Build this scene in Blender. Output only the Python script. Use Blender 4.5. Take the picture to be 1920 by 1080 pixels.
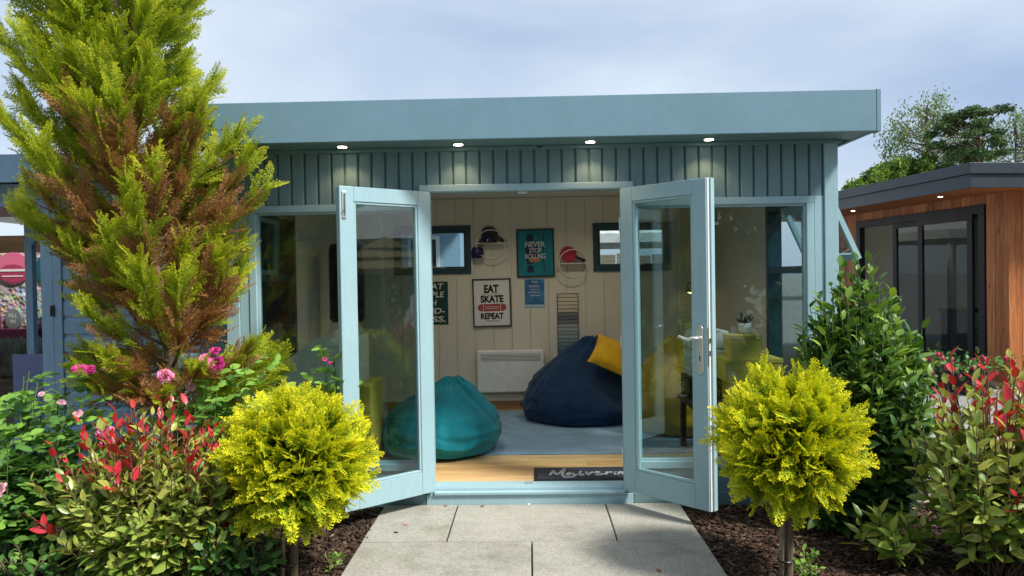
import bpy, math, random
import numpy as np
from mathutils import Matrix, Vector, noise

for o in list(bpy.data.objects):
    bpy.data.objects.remove(o)
scene = bpy.context.scene
COL = scene.collection

# ------------------------------------------------------------------ camera
CAM = np.array([0.0, -4.6, 1.41])
yaw, pit, rol = math.radians(-1.36), math.radians(-0.83), math.radians(0.93)
Fv = Vector((math.sin(yaw) * math.cos(pit), math.cos(yaw) * math.cos(pit), math.sin(pit)))
X0 = Vector((math.cos(yaw), -math.sin(yaw), 0))
U0 = X0.cross(Fv)
Rv = math.cos(rol) * X0 - math.sin(rol) * U0
Uv = math.sin(rol) * X0 + math.cos(rol) * U0
cam = bpy.data.cameras.new('camera')
cam.lens = 26.0
cam.sensor_width = 36.0
cam.clip_end = 600
cam_o = bpy.data.objects.new('camera', cam)
COL.objects.link(cam_o)
m = Matrix.Identity(4)
for i in range(3):
    m[i][0], m[i][1], m[i][2], m[i][3] = Rv[i], Uv[i], -Fv[i], CAM[i]
cam_o.matrix_world = m
scene.camera = cam_o

# ------------------------------------------------------------------ sky, sun, exposure
SUN = Vector((0.58, -0.36, 0.78)).normalized()
world = bpy.data.worlds.new('World')
scene.world = world
world.use_nodes = True
nt = world.node_tree
nt.nodes.clear()
wo = nt.nodes.new('ShaderNodeOutputWorld')
bgn = nt.nodes.new('ShaderNodeBackground')
sky = nt.nodes.new('ShaderNodeTexSky')
sky.sky_type = 'NISHITA'
sky.sun_disc = False
sky.sun_elevation = math.asin(SUN.z)
sky.sun_rotation = math.atan2(SUN.x, SUN.y)
sky.air_density = 1.0
sky.dust_density = 1.0
tc = nt.nodes.new('ShaderNodeTexCoord')
mp = nt.nodes.new('ShaderNodeMapping')
mp.inputs['Scale'].default_value = (1.0, 1.0, 2.6)
mp.inputs['Location'].default_value = (0.3, 0.1, 0.2)
nz = nt.nodes.new('ShaderNodeTexNoise')
nz.inputs['Scale'].default_value = 1.5
nz.inputs['Detail'].default_value = 5
nz.inputs['Roughness'].default_value = 0.5
nz.inputs['Distortion'].default_value = 0.3
rp = nt.nodes.new('ShaderNodeValToRGB')
rp.color_ramp.elements[0].position = 0.36
rp.color_ramp.elements[0].color = (2.5, 3.25, 4.7, 1)
rp.color_ramp.elements[1].position = 0.68
rp.color_ramp.elements[1].color = (5.0, 5.65, 6.3, 1)
mx = nt.nodes.new('ShaderNodeMixRGB')
mx.inputs[0].default_value = 0.86
nt.links.new(tc.outputs['Generated'], mp.inputs[0])
nt.links.new(mp.outputs[0], nz.inputs['Vector'])
nt.links.new(nz.outputs[0], rp.inputs[0])
nt.links.new(sky.outputs[0], mx.inputs[1])
nt.links.new(rp.outputs[0], mx.inputs[2])
nt.links.new(mx.outputs[0], bgn.inputs[0])
bgn.inputs[1].default_value = 0.10
nt.links.new(bgn.outputs[0], wo.inputs[0])

sl = bpy.data.lights.new('sun', 'SUN')
sl.energy = 3.7
sl.angle = math.radians(10.0)
sl.color = (1.0, 0.95, 0.86)
so = bpy.data.objects.new('sun', sl)
COL.objects.link(so)
so.rotation_euler = SUN.to_track_quat('Z', 'Y').to_euler()
so.location = (6, -3, 9)

scene.view_settings.view_transform = 'Standard'
scene.view_settings.look = 'None'
scene.view_settings.exposure = 0.72
scene.view_settings.gamma = 1.0
scene.view_settings.use_curve_mapping = False
scene.render.engine = 'CYCLES'
scene.cycles.max_bounces = 10
scene.cycles.transparent_max_bounces = 24
scene.cycles.diffuse_bounces = 5

# ------------------------------------------------------------------ materials
MATS = {}

def newmat(name):
    ma = bpy.data.materials.new(name)
    ma.use_nodes = True
    n = ma.node_tree
    b = n.nodes['Principled BSDF']
    MATS[name] = ma
    return ma, n, b

def link(n, a, b):
    n.links.new(a, b)

def ramp(n, stops):
    r = n.nodes.new('ShaderNodeValToRGB')
    e = r.color_ramp.elements
    while len(e) < len(stops):
        e.new(0.5)
    for el, (p, c) in zip(e, stops):
        el.position = p
        el.color = (*c, 1)
    return r

def coords(n, scale=(1, 1, 1), kind='Object', rnd=True):
    t = n.nodes.new('ShaderNodeTexCoord')
    mpn = n.nodes.new('ShaderNodeMapping')
    mpn.inputs['Scale'].default_value = scale
    link(n, t.outputs[kind], mpn.inputs[0])
    if rnd:
        oi = n.nodes.new('ShaderNodeObjectInfo')
        ml = n.nodes.new('ShaderNodeMath')
        ml.operation = 'MULTIPLY'
        ml.inputs[1].default_value = 37.0
        link(n, oi.outputs['Random'], ml.inputs[0])
        cb = n.nodes.new('ShaderNodeCombineXYZ')
        for i in range(3):
            link(n, ml.outputs[0], cb.inputs[i])
        link(n, cb.outputs[0], mpn.inputs['Location'])
    return mpn.outputs[0]

def noise_n(n, vec, scale, detail=4, rough=0.55, dist=0.0):
    z = n.nodes.new('ShaderNodeTexNoise')
    z.inputs['Scale'].default_value = scale
    z.inputs['Detail'].default_value = detail
    z.inputs['Roughness'].default_value = rough
    z.inputs['Distortion'].default_value = dist
    link(n, vec, z.inputs['Vector'])
    return z.outputs[0]

def bump(n, b, h, strength, dist=0.01):
    bp = n.nodes.new('ShaderNodeBump')
    bp.inputs['Strength'].default_value = strength
    bp.inputs['Distance'].default_value = dist
    link(n, h, bp.inputs['Height'])
    link(n, bp.outputs[0], b.inputs['Normal'])

def sc(c, k):
    return tuple(min(1, x * k) for x in c)

def paint(name, c, rough=0.45, var=0.10, grain=(3, 3, 0.6), bmp=0.12, spec=0.4):
    ma, n, b = newmat(name)
    v = coords(n, grain)
    f = noise_n(n, v, 14, 6, 0.65)
    v2 = coords(n, (1, 1, 1), rnd=False)
    g = noise_n(n, v2, 2.3, 4, 0.6)
    mm = n.nodes.new('ShaderNodeMath')
    mm.operation = 'ADD'
    link(n, f, mm.inputs[0])
    link(n, g, mm.inputs[1])
    r = ramp(n, [(0.35, sc(c, 1 - var)), (0.65, sc(c, 1 + var))])
    hf = n.nodes.new('ShaderNodeMath')
    hf.operation = 'MULTIPLY'
    hf.inputs[1].default_value = 0.5
    link(n, mm.outputs[0], hf.inputs[0])
    link(n, hf.outputs[0], r.inputs[0])
    link(n, r.outputs[0], b.inputs['Base Color'])
    rr = n.nodes.new('ShaderNodeMapRange')
    rr.inputs['To Min'].default_value = rough - 0.08
    rr.inputs['To Max'].default_value = rough + 0.12
    link(n, g, rr.inputs[0])
    link(n, rr.outputs[0], b.inputs['Roughness'])
    b.inputs['Specular IOR Level'].default_value = spec
    bump(n, b, f, bmp, 0.004)
    return ma

def wood(name, stops, axis='x', rough=0.45, knots=True, scale=1.0, bmp=0.15, spec=0.35):
    ma, n, b = newmat(name)
    s = {'x': (0.6, 9, 9), 'y': (9, 0.6, 9), 'z': (9, 9, 0.6)}[axis]
    v = coords(n, s)
    f = noise_n(n, v, 5 * scale, 7, 0.62, 0.6)
    oi = n.nodes.new('ShaderNodeObjectInfo')
    ad = n.nodes.new('ShaderNodeMath')
    ad.operation = 'MULTIPLY_ADD'
    ad.inputs[1].default_value = 0.30
    ad.inputs[2].default_value = -0.15
    link(n, oi.outputs['Random'], ad.inputs[0])
    a2 = n.nodes.new('ShaderNodeMath')
    a2.operation = 'ADD'
    link(n, f, a2.inputs[0])
    link(n, ad.outputs[0], a2.inputs[1])
    r = ramp(n, stops)
    link(n, a2.outputs[0], r.inputs[0])
    out = r.outputs[0]
    if knots:
        s2 = {'x': (1.6, 4.2, 4.2), 'y': (4.2, 1.6, 4.2), 'z': (4.2, 4.2, 1.6)}[axis]
        v2 = coords(n, s2)
        vo = n.nodes.new('ShaderNodeTexVoronoi')
        vo.inputs['Scale'].default_value = 1.7 * scale
        link(n, v2, vo.inputs['Vector'])
        kr = ramp(n, [(0.035, (1, 1, 1)), (0.10, (0, 0, 0))])
        link(n, vo.outputs['Distance'], kr.inputs[0])
        mxn = n.nodes.new('ShaderNodeMixRGB')
        link(n, kr.outputs[0], mxn.inputs[0])
        link(n, out, mxn.inputs[1])
        mxn.inputs[2].default_value = (*sc(stops[0][1], 0.35), 1)
        out = mxn.outputs[0]
    link(n, out, b.inputs['Base Color'])
    b.inputs['Roughness'].default_value = rough
    b.inputs['Specular IOR Level'].default_value = spec
    bump(n, b, f, bmp, 0.003)
    return ma

def plain(name, c, rough=0.5, metal=0.0, var=0.06, scale=30, spec=0.5, bmp=0.0):
    ma, n, b = newmat(name)
    v = coords(n)
    f = noise_n(n, v, scale, 4)
    r = ramp(n, [(0.3, sc(c, 1 - var)), (0.7, sc(c, 1 + var))])
    link(n, f, r.inputs[0])
    link(n, r.outputs[0], b.inputs['Base Color'])
    b.inputs['Roughness'].default_value = rough
    b.inputs['Metallic'].default_value = metal
    b.inputs['Specular IOR Level'].default_value = spec
    if bmp:
        bump(n, b, f, bmp, 0.004)
    return ma

def fabric(name, c, rough=0.85):
    ma, n, b = newmat(name)
    v = coords(n)
    f = noise_n(n, v, 260, 3)
    g = noise_n(n, v, 7, 5, 0.6)
    r = ramp(n, [(0.3, sc(c, 0.82)), (0.7, sc(c, 1.15))])
    link(n, g, r.inputs[0])
    link(n, r.outputs[0], b.inputs['Base Color'])
    b.inputs['Roughness'].default_value = rough
    b.inputs['Sheen Weight'].default_value = 0.15
    b.inputs['Specular IOR Level'].default_value = 0.2
    bump(n, b, f, 0.25, 0.002)
    return ma

def glass(name, tint=(0.86, 0.93, 0.92), base=0.10):
    ma = bpy.data.materials.new(name)
    ma.use_nodes = True
    n = ma.node_tree
    n.nodes.clear()
    out = n.nodes.new('ShaderNodeOutputMaterial')
    tr = n.nodes.new('ShaderNodeBsdfTransparent')
    tr.inputs[0].default_value = (*tint, 1)
    gl = n.nodes.new('ShaderNodeBsdfGlossy')
    gl.inputs['Roughness'].default_value = 0.0
    gl.inputs[0].default_value = (0.95, 0.97, 0.97, 1)
    lw = n.nodes.new('ShaderNodeLayerWeight')
    lw.inputs[0].default_value = 0.5
    pw = n.nodes.new('ShaderNodeMath')
    pw.operation = 'POWER'
    pw.inputs[1].default_value = 5
    link(n, lw.outputs['Facing'], pw.inputs[0])
    ma2 = n.nodes.new('ShaderNodeMath')
    ma2.operation = 'MULTIPLY_ADD'
    ma2.inputs[1].default_value = 1 - base
    ma2.inputs[2].default_value = base
    link(n, pw.outputs[0], ma2.inputs[0])
    ms = n.nodes.new('ShaderNodeMixShader')
    link(n, ma2.outputs[0], ms.inputs[0])
    link(n, tr.outputs[0], ms.inputs[1])
    link(n, gl.outputs[0], ms.inputs[2])
    link(n, ms.outputs[0], out.inputs[0])
    MATS[name] = ma
    return ma

def foliage(name, stops, rough=0.5, trans=0.3, spec=0.4, tscale=1.3):
    ma, n, b = newmat(name)
    at = n.nodes.new('ShaderNodeAttribute')
    at.attribute_name = 'tint'
    r = ramp(n, stops)
    link(n, at.outputs['Fac'], r.inputs[0])
    link(n, r.outputs[0], b.inputs['Base Color'])
    b.inputs['Roughness'].default_value = rough
    b.inputs['Specular IOR Level'].default_value = spec
    tl = n.nodes.new('ShaderNodeBsdfTranslucent')
    mxc = n.nodes.new('ShaderNodeMixRGB')
    mxc.blend_type = 'MULTIPLY'
    mxc.inputs[0].default_value = 1
    mxc.inputs[2].default_value = (tscale, tscale * 1.05, tscale * 0.6, 1)
    link(n, r.outputs[0], mxc.inputs[1])
    link(n, mxc.outputs[0], tl.inputs[0])
    ms = n.nodes.new('ShaderNodeMixShader')
    ms.inputs[0].default_value = trans
    link(n, b.outputs[0], ms.inputs[1])
    link(n, tl.outputs[0], ms.inputs[2])
    link(n, ms.outputs[0], n.nodes['Material Output'].inputs[0])
    return ma

def emit(name, c, s):
    ma, n, b = newmat(name)
    b.inputs['Emission Color'].default_value = (*c, 1)
    b.inputs['Emission Strength'].default_value = s
    b.inputs['Base Color'].default_value = (0.8, 0.8, 0.8, 1)
    return ma

TEAL = (0.165, 0.315, 0.345)
paint('teal_boards', (0.150, 0.250, 0.275), 0.5)
paint('teal_fascia', (0.160, 0.278, 0.345), 0.42, 0.06, (1, 1, 1), 0.04)
paint('teal_frame', (0.315, 0.480, 0.535), 0.38, 0.06)
paint('teal_dark', (0.020, 0.060, 0.075), 0.4)
paint('shed_blue', (0.27, 0.42, 0.56), 0.5, 0.12)
paint('lavender_blue', (0.20, 0.24, 0.42), 0.55, 0.12)
paint('cream', (0.70, 0.65, 0.54), 0.6, 0.04, (3, 3, 0.6), 0.05)
paint('white_paint', (0.78, 0.78, 0.75), 0.45, 0.05)
paint('soffit_teal', (0.130, 0.235, 0.245), 0.5)
paint('anthracite', (0.030, 0.040, 0.052), 0.4, 0.15, (1, 1, 1), 0.03)
paint('black_metal', (0.007, 0.008, 0.013), 0.5, 0.2, (1, 1, 1), 0.02)
wood('oak_floor', [(0.25, (0.38, 0.22, 0.09)), (0.5, (0.62, 0.40, 0.18)), (0.75, (0.76, 0.55, 0.30))], 'x', 0.38)
wood('larch', [(0.2, (0.20, 0.058, 0.018)), (0.5, (0.44, 0.150, 0.045)), (0.8, (0.66, 0.29, 0.105))], 'z', 0.55)
wood('skirting', [(0.25, (0.22, 0.12, 0.05)), (0.7, (0.42, 0.25, 0.11))], 'x', 0.4, False)
wood('dark_wood', [(0.25, (0.03, 0.018, 0.010)), (0.7, (0.08, 0.045, 0.02))], 'x', 0.5, False)
wood('sleeper', [(0.25, (0.12, 0.09, 0.06)), (0.7, (0.34, 0.29, 0.22))], 'x', 0.8, False)
wood('bark', [(0.2, (0.06, 0.042, 0.028)), (0.7, (0.20, 0.145, 0.095))], 'z', 0.9, False, 2.0, 0.8)
wood('thatch', [(0.2, (0.14, 0.09, 0.035)), (0.7, (0.42, 0.30, 0.14))], 'z', 0.9, False, 3.0, 0.8)
glass('glass', (0.78, 0.85, 0.855), 0.06)
glass('glass_tint', (0.44, 0.52, 0.54), 0.035)
fabric('teal_cloth', (0.006, 0.20, 0.25))
fabric('navy_cloth', (0.006, 0.032, 0.085))
fabric('yellow_cloth', (0.60, 0.34, 0.012))
fabric('rug_blue', (0.23, 0.37, 0.50))
fabric('mat_navy', (0.012, 0.016, 0.030), 0.95)
fabric('grey_letter', (0.42, 0.42, 0.43))
fabric('parasol_white', (0.75, 0.74, 0.70))
plain('heater_white', (0.82, 0.82, 0.79), 0.35)
plain('slot_dark', (0.05, 0.05, 0.05), 0.6)
plain('chrome', (0.75, 0.75, 0.74), 0.22, 1.0)
plain('silver', (0.72, 0.73, 0.73), 0.34, 0.7)
plain('brass', (0.48, 0.42, 0.30), 0.35, 1.0)
plain('frame_black', (0.012, 0.011, 0.011), 0.4)
plain('paper_white', (0.74, 0.73, 0.69), 0.8)
plain('ink_black', (0.016, 0.015, 0.015), 0.8)
plain('ink_red', (0.40, 0.07, 0.07), 0.8)
plain('poster_teal', (0.010, 0.205, 0.265), 0.75, 0, 0.12, 6)
plain('poster_navy', (0.010, 0.030, 0.085), 0.75)
plain('poster_green', (0.006, 0.050, 0.042), 0.7)
plain('notice_blue', (0.035, 0.16, 0.34), 0.6, 0, 0.5, 14)
plain('notice_pale', (0.40, 0.58, 0.70), 0.6)
plain('skin_orange', (0.50, 0.20, 0.10), 0.8)
plain('letter_white', (0.74, 0.73, 0.68), 0.8)
plain('wire_white', (0.72, 0.70, 0.62), 0.4)
plain('helmet_navy', (0.008, 0.010, 0.045), 0.12)
plain('glove_purple', (0.014, 0.010, 0.070), 0.4)
plain('bat_red', (0.42, 0.012, 0.035), 0.6)
plain('bag_black', (0.010, 0.008, 0.014), 0.4)
plain('olive_card', (0.55, 0.45, 0.07), 0.7, 0, 0.10, 12)
plain('cooler_white', (0.62, 0.66, 0.63), 0.4)
plain('terracotta_white', (0.70, 0.68, 0.64), 0.6)
plain('plant_dark', (0.012, 0.03, 0.012), 0.5)
plain('pink_sign', (0.72, 0.16, 0.28), 0.5)
plain('crimson', (0.40, 0.05, 0.12), 0.5)
plain('teal_sign', (0.01, 0.10, 0.13), 0.5)
plain('blue_bag', (0.02, 0.09, 0.32), 0.45)
plain('grey_sign', (0.22, 0.27, 0.27), 0.5)
plain('lime', (0.30, 0.50, 0.05), 0.5)
plain('blue_crate', (0.01, 0.06, 0.28), 0.4)
plain('petal_pink', (0.72, 0.16, 0.36), 0.6, 0, 0.35, 40)
plain('petal_magenta', (0.46, 0.022, 0.17), 0.6, 0, 0.45, 40)
plain('petal_pale', (0.72, 0.38, 0.44), 0.6, 0, 0.25, 40)
plain('rose_stem', (0.10, 0.17, 0.04), 0.6)
plain('fuchsia', (0.48, 0.02, 0.08), 0.5)
plain('dry_leaf', (0.28, 0.10, 0.03), 0.8, 0, 0.3, 60)
plain('shingle', (0.05, 0.045, 0.045), 0.9, 0, 0.3, 8)
emit('lamp_white', (1.0, 0.90, 0.72), 9.0)
emit('lamp_yellow', (1.0, 0.72, 0.25), 5.0)

def slab_mat():
    ma, n, b = newmat('slab')
    v = coords(n)
    f = noise_n(n, v, 95, 5, 0.8)
    vo = n.nodes.new('ShaderNodeTexVoronoi')
    vo.inputs['Scale'].default_value = 240
    link(n, v, vo.inputs['Vector'])
    g = noise_n(n, v, 3.2, 9, 0.72)
    r = ramp(n, [(0.28, (0.20, 0.195, 0.175)), (0.5, (0.335, 0.325, 0.295)), (0.74, (0.52, 0.505, 0.465))])
    link(n, f, r.inputs[0])
    r2 = ramp(n, [(0.28, (0.60, 0.60, 0.53)), (0.48, (0.95, 0.95, 0.92)), (0.7, (1.12, 1.12, 1.10))])
    link(n, g, r2.inputs[0])
    mxn = n.nodes.new('ShaderNodeMixRGB')
    mxn.blend_type = 'MULTIPLY'
    mxn.inputs[0].default_value = 1
    link(n, r.outputs[0], mxn.inputs[1])
    link(n, r2.outputs[0], mxn.inputs[2])
    link(n, mxn.outputs[0], b.inputs['Base Color'])
    b.inputs['Roughness'].default_value = 0.85
    bump(n, b, vo.outputs['Distance'], 0.35, 0.003)
slab_mat()

def soil_mat(name, a, c, d, s1, s2):
    ma, n, b = newmat(name)
    v = coords(n, rnd=False)
    f = noise_n(n, v, s1, 6, 0.7)
    vo = n.nodes.new('ShaderNodeTexVoronoi')
    vo.inputs['Scale'].default_value = s2
    link(n, v, vo.inputs['Vector'])
    r = ramp(n, [(0.3, a), (0.5, c), (0.72, d)])
    link(n, f, r.inputs[0])
    mxn = n.nodes.new('ShaderNodeMixRGB')
    mxn.blend_type = 'MULTIPLY'
    mxn.inputs[0].default_value = 0.6
    link(n, r.outputs[0], mxn.inputs[1])
    link(n, vo.outputs['Color'], mxn.inputs[2])
    link(n, mxn.outputs[0], b.inputs['Base Color'])
    b.inputs['Roughness'].default_value = 0.95
    bump(n, b, vo.outputs['Distance'], 0.9, 0.02)
soil_mat('soil', (0.02, 0.013, 0.008), (0.05, 0.033, 0.022), (0.11, 0.075, 0.05), 30, 60)
soil_mat('gravel', (0.24, 0.23, 0.22), (0.40, 0.39, 0.37), (0.60, 0.58, 0.55), 60, 45)
soil_mat('white_chippings', (0.35, 0.33, 0.30), (0.62, 0.60, 0.57), (0.80, 0.78, 0.75), 30, 24)

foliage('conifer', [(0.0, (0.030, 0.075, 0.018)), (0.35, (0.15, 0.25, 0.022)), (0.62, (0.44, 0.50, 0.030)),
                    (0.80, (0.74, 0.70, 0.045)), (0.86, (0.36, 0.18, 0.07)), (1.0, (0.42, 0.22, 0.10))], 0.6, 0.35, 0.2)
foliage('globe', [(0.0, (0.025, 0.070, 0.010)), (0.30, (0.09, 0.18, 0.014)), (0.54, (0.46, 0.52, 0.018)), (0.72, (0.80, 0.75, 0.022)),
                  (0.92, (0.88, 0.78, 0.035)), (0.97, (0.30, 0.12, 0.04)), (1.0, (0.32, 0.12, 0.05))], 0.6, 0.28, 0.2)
foliage('photinia', [(0.0, (0.045, 0.11, 0.022)), (0.3, (0.16, 0.27, 0.038)), (0.58, (0.44, 0.50, 0.10)),
                     (0.70, (0.34, 0.20, 0.06)), (0.80, (0.50, 0.035, 0.030)), (1.0, (0.62, 0.03, 0.05))], 0.34, 0.25, 0.5)
foliage('rose_leaf', [(0.0, (0.035, 0.10, 0.030)), (0.45, (0.10, 0.24, 0.055)), (0.8, (0.22, 0.42, 0.065)),
                      (1.0, (0.30, 0.46, 0.07))], 0.5, 0.25, 0.35)
foliage('laurel', [(0.0, (0.020, 0.060, 0.018)), (0.5, (0.065, 0.150, 0.030)), (0.8, (0.18, 0.31, 0.04)),
                   (1.0, (0.30, 0.42, 0.05))], 0.40, 0.2, 0.4)
foliage('pine', [(0.0, (0.03, 0.075, 0.03)), (1.0, (0.13, 0.20, 0.07))], 0.7, 0.1, 0.2)
foliage('birch', [(0.0, (0.09, 0.15, 0.06)), (1.0, (0.24, 0.33, 0.13))], 0.6, 0.25, 0.2)
foliage('lime_leaf', [(0.0, (0.06, 0.12, 0.02)), (1.0, (0.22, 0.34, 0.06))], 0.6, 0.25, 0.2)
foliage('lavender', [(0.0, (0.14, 0.17, 0.12)), (0.7, (0.30, 0.34, 0.27)), (1.0, (0.26, 0.20, 0.42))], 0.7, 0.15, 0.2)
foliage('chips', [(0.0, (0.024, 0.014, 0.010)), (0.5, (0.075, 0.045, 0.030)), (0.85, (0.19, 0.125, 0.085)),
                  (1.0, (0.36, 0.27, 0.20))], 0.9, 0.0, 0.2)
foliage('palm', [(0.0, (0.02, 0.06, 0.02)), (1.0, (0.08, 0.17, 0.05))], 0.5, 0.2, 0.3)

# ------------------------------------------------------------------ helpers
def link_obj(o, parent=None):
    COL.objects.link(o)
    if parent is not None:
        o.parent = parent
    return o

def tag(o, label=None, cat=None, group=None, kind=None):
    if label:
        o['label'] = label
    if cat:
        o['category'] = cat
    if group:
        o['group'] = group
    if kind:
        o['kind'] = kind
    return o

def thing(name, label, cat, loc=(0, 0, 0), rz=0.0, group=None):
    o = bpy.data.objects.new(name, None)
    o.empty_display_size = 0.1
    COL.objects.link(o)
    o.location = loc
    o.rotation_euler = (0, 0, rz)
    return tag(o, label, cat, group)

class MB:
    def __init__(s):
        s.v, s.f = [], []

    def add(s, vs, fs):
        k = len(s.v)
        s.v += [tuple(p) for p in vs]
        s.f += [tuple(i + k for i in f) for f in fs]
        return s

    def box(s, x0, x1, y0, y1, z0, z1):
        return s.add([(x0, y0, z0), (x1, y0, z0), (x1, y1, z0), (x0, y1, z0), (x0, y0, z1), (x1, y0, z1), (x1, y1, z1), (x0, y1, z1)],
                     [(0, 3, 2, 1), (4, 5, 6, 7), (0, 1, 5, 4), (1, 2, 6, 5), (2, 3, 7, 6), (3, 0, 4, 7)])

    def prism(s, poly, lo, hi, axis='y'):
        n = len(poly)
        def P(a, b, c):
            return {'y': (a, c, b), 'x': (c, a, b), 'z': (a, b, c)}[axis]
        vs = [P(a, b, lo) for a, b in poly] + [P(a, b, hi) for a, b in poly]
        fs = [tuple(range(n - 1, -1, -1)), tuple(range(n, 2 * n))]
        fs += [(i, (i + 1) % n, n + (i + 1) % n, n + i) for i in range(n)]
        return s.add(vs, fs)

    def tube(s, pts, rad, n=8, cap=True):
        pts = [Vector(p) for p in pts]
        if not hasattr(rad, '__len__'):
            rad = [rad] * len(pts)
        rad = [float(q_) for q_ in rad]
        k = len(s.v)
        up = Vector((0.31, 0.17, 0.93))
        for i, p in enumerate(pts):
            t = (pts[min(i + 1, len(pts) - 1)] - pts[max(i - 1, 0)]).normalized()
            a = t.cross(up)
            if a.length < 1e-3:
                a = t.cross(Vector((1, 0, 0)))
            a.normalize()
            b = t.cross(a)
            for j in range(n):
                w = 2 * math.pi * j / n
                s.v.append(tuple(p + rad[i] * (math.cos(w) * a + math.sin(w) * b)))
        for i in range(len(pts) - 1):
            for j in range(n):
                s.f.append((k + i * n + j, k + i * n + (j + 1) % n, k + (i + 1) * n + (j + 1) % n, k + (i + 1) * n + j))
        if cap:
            s.f.append(tuple(k + j for j in range(n - 1, -1, -1)))
            e = k + (len(pts) - 1) * n
            s.f.append(tuple(e + j for j in range(n)))
        return s

    def lathe(s, prof, c=(0, 0, 0), n=32, warp=None):
        k = len(s.v)
        for r, z in prof:
            for j in range(n):
                w = 2 * math.pi * j / n
                p = Vector((r * math.cos(w), r * math.sin(w), z))
                if warp:
                    p = warp(p)
                s.v.append((p.x + c[0], p.y + c[1], p.z + c[2]))
        for i in range(len(prof) - 1):
            for j in range(n):
                s.f.append((k + i * n + j, k + i * n + (j + 1) % n, k + (i + 1) * n + (j + 1) % n, k + (i + 1) * n + j))
        s.f.append(tuple(k + j for j in range(n - 1, -1, -1)))
        e = k + (len(prof) - 1) * n
        s.f.append(tuple(e + j for j in range(n)))
        return s

    def mesh(s, name, smooth=False):
        me = bpy.data.meshes.new(name)
        me.from_pydata(s.v, [], s.f)
        me.update()
        if smooth:
            me.polygons.foreach_set('use_smooth', [True] * len(me.polygons))
        return me

    def build(s, name, mat, parent=None, smooth=False, bevel=0.0, loc=None):
        me = s.mesh(name, smooth)
        me.materials.append(MATS[mat])
        o = bpy.data.objects.new(name, me)
        link_obj(o, parent)
        if loc:
            o.location = loc
        if bevel:
            b = o.modifiers.new('bevel', 'BEVEL')
            b.width = bevel
            b.segments = 2
            b.limit_method = 'ANGLE'
            b.harden_normals = False
        return o

def box(name, mat, parent, x0, x1, y0, y1, z0, z1, bevel=0.0):
    return MB().box(x0, x1, y0, y1, z0, z1).build(name, mat, parent, bevel=bevel)

def copy_at(o, parent, loc, name=None, scale=None):
    c = o.copy()
    COL.objects.link(c)
    c.parent = parent
    c.location = loc
    if scale:
        c.scale = scale
    return c

def frame4(x0, x1, z0, z1, w, y0, y1, mbx=None):
    mbx = mbx or MB()
    mbx.box(x0, x1, y0, y1, z1 - w, z1)
    mbx.box(x0, x1, y0, y1, z0, z0 + w)
    mbx.box(x0, x0 + w, y0, y1, z0 + w, z1 - w)
    mbx.box(x1 - w, x1, y0, y1, z0 + w, z1 - w)
    return mbx

def frame_yz(y0, y1, z0, z1, w, x0, x1, mbx=None):
    mbx = mbx or MB()
    mbx.box(x0, x1, y0, y1, z1 - w, z1)
    mbx.box(x0, x1, y0, y1, z0, z0 + w)
    mbx.box(x0, x1, y0, y0 + w, z0 + w, z1 - w)
    mbx.box(x0, x1, y1 - w, y1, z0 + w, z1 - w)
    return mbx

def text_obj(parent, s, x0, x1, z0, z1, y, mat, bold=0.0, shear=0.0, flat=False):
    cu = bpy.data.curves.new('lettering', 'FONT')
    cu.body = s
    cu.size = 1.0
    cu.offset = bold
    cu.shear = shear
    cu.extrude = 0.0
    cu.resolution_u = 3
    t = bpy.data.objects.new('lettering_src', cu)
    COL.objects.link(t)
    bpy.context.view_layer.update()
    dg = bpy.context.evaluated_depsgraph_get()
    me = bpy.data.meshes.new_from_object(t.evaluated_get(dg))
    bpy.data.objects.remove(t)
    bpy.data.curves.remove(cu)
    n = len(me.vertices)
    a = np.zeros(n * 3)
    me.vertices.foreach_get('co', a)
    a = a.reshape(-1, 3)
    lo, hi = a.min(0), a.max(0)
    u = (a[:, 0] - lo[0]) / (hi[0] - lo[0]) * (x1 - x0) + x0
    v = (a[:, 1] - lo[1]) / (hi[1] - lo[1]) * (z1 - z0) + z0
    b = np.stack([u, v, np.full(n, y)], 1) if flat else np.stack([u, np.full(n, y), v], 1)
    me.vertices.foreach_set('co', b.ravel())
    me.materials.clear()
    me.materials.append(MATS[mat])
    me.name = 'lettering'
    o = bpy.data.objects.new('lettering', me)
    return link_obj(o, parent)

# numpy instanced geometry --------------------------------------------------
def np_mesh(name, V, loops, starts, tint=None, mat=None, smooth=False):
    me = bpy.data.meshes.new(name)
    me.vertices.add(len(V))
    me.loops.add(len(loops))
    me.polygons.add(len(starts))
    me.vertices.foreach_set('co', np.ascontiguousarray(V, dtype=np.float32).ravel())
    me.loops.foreach_set('vertex_index', np.ascontiguousarray(loops, dtype=np.int32))
    me.polygons.foreach_set('loop_start', np.ascontiguousarray(starts, dtype=np.int32))
    if smooth:
        me.polygons.foreach_set('use_smooth', np.ones(len(starts), dtype=bool))
    me.update(calc_edges=True)
    me.validate()
    if tint is not None:
        at = me.attributes.new('tint', 'FLOAT', 'POINT')
        at.data.foreach_set('value', np.ascontiguousarray(tint, dtype=np.float32))
    if mat:
        me.materials.append(MATS[mat])
    return me

def norm(a):
    return a / np.maximum(np.linalg.norm(a, axis=-1, keepdims=True), 1e-9)

def template(verts, faces):
    T = np.array(verts, float)
    tl = np.array([i for f in faces for i in f])
    ts, k = [], 0
    for f in faces:
        ts.append(k)
        k += len(f)
    return T, tl, np.array(ts)

def frames(d, nrm):
    d = norm(d)
    s = norm(np.cross(nrm, d))
    n = np.cross(d, s)
    return d, s, n

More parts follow.
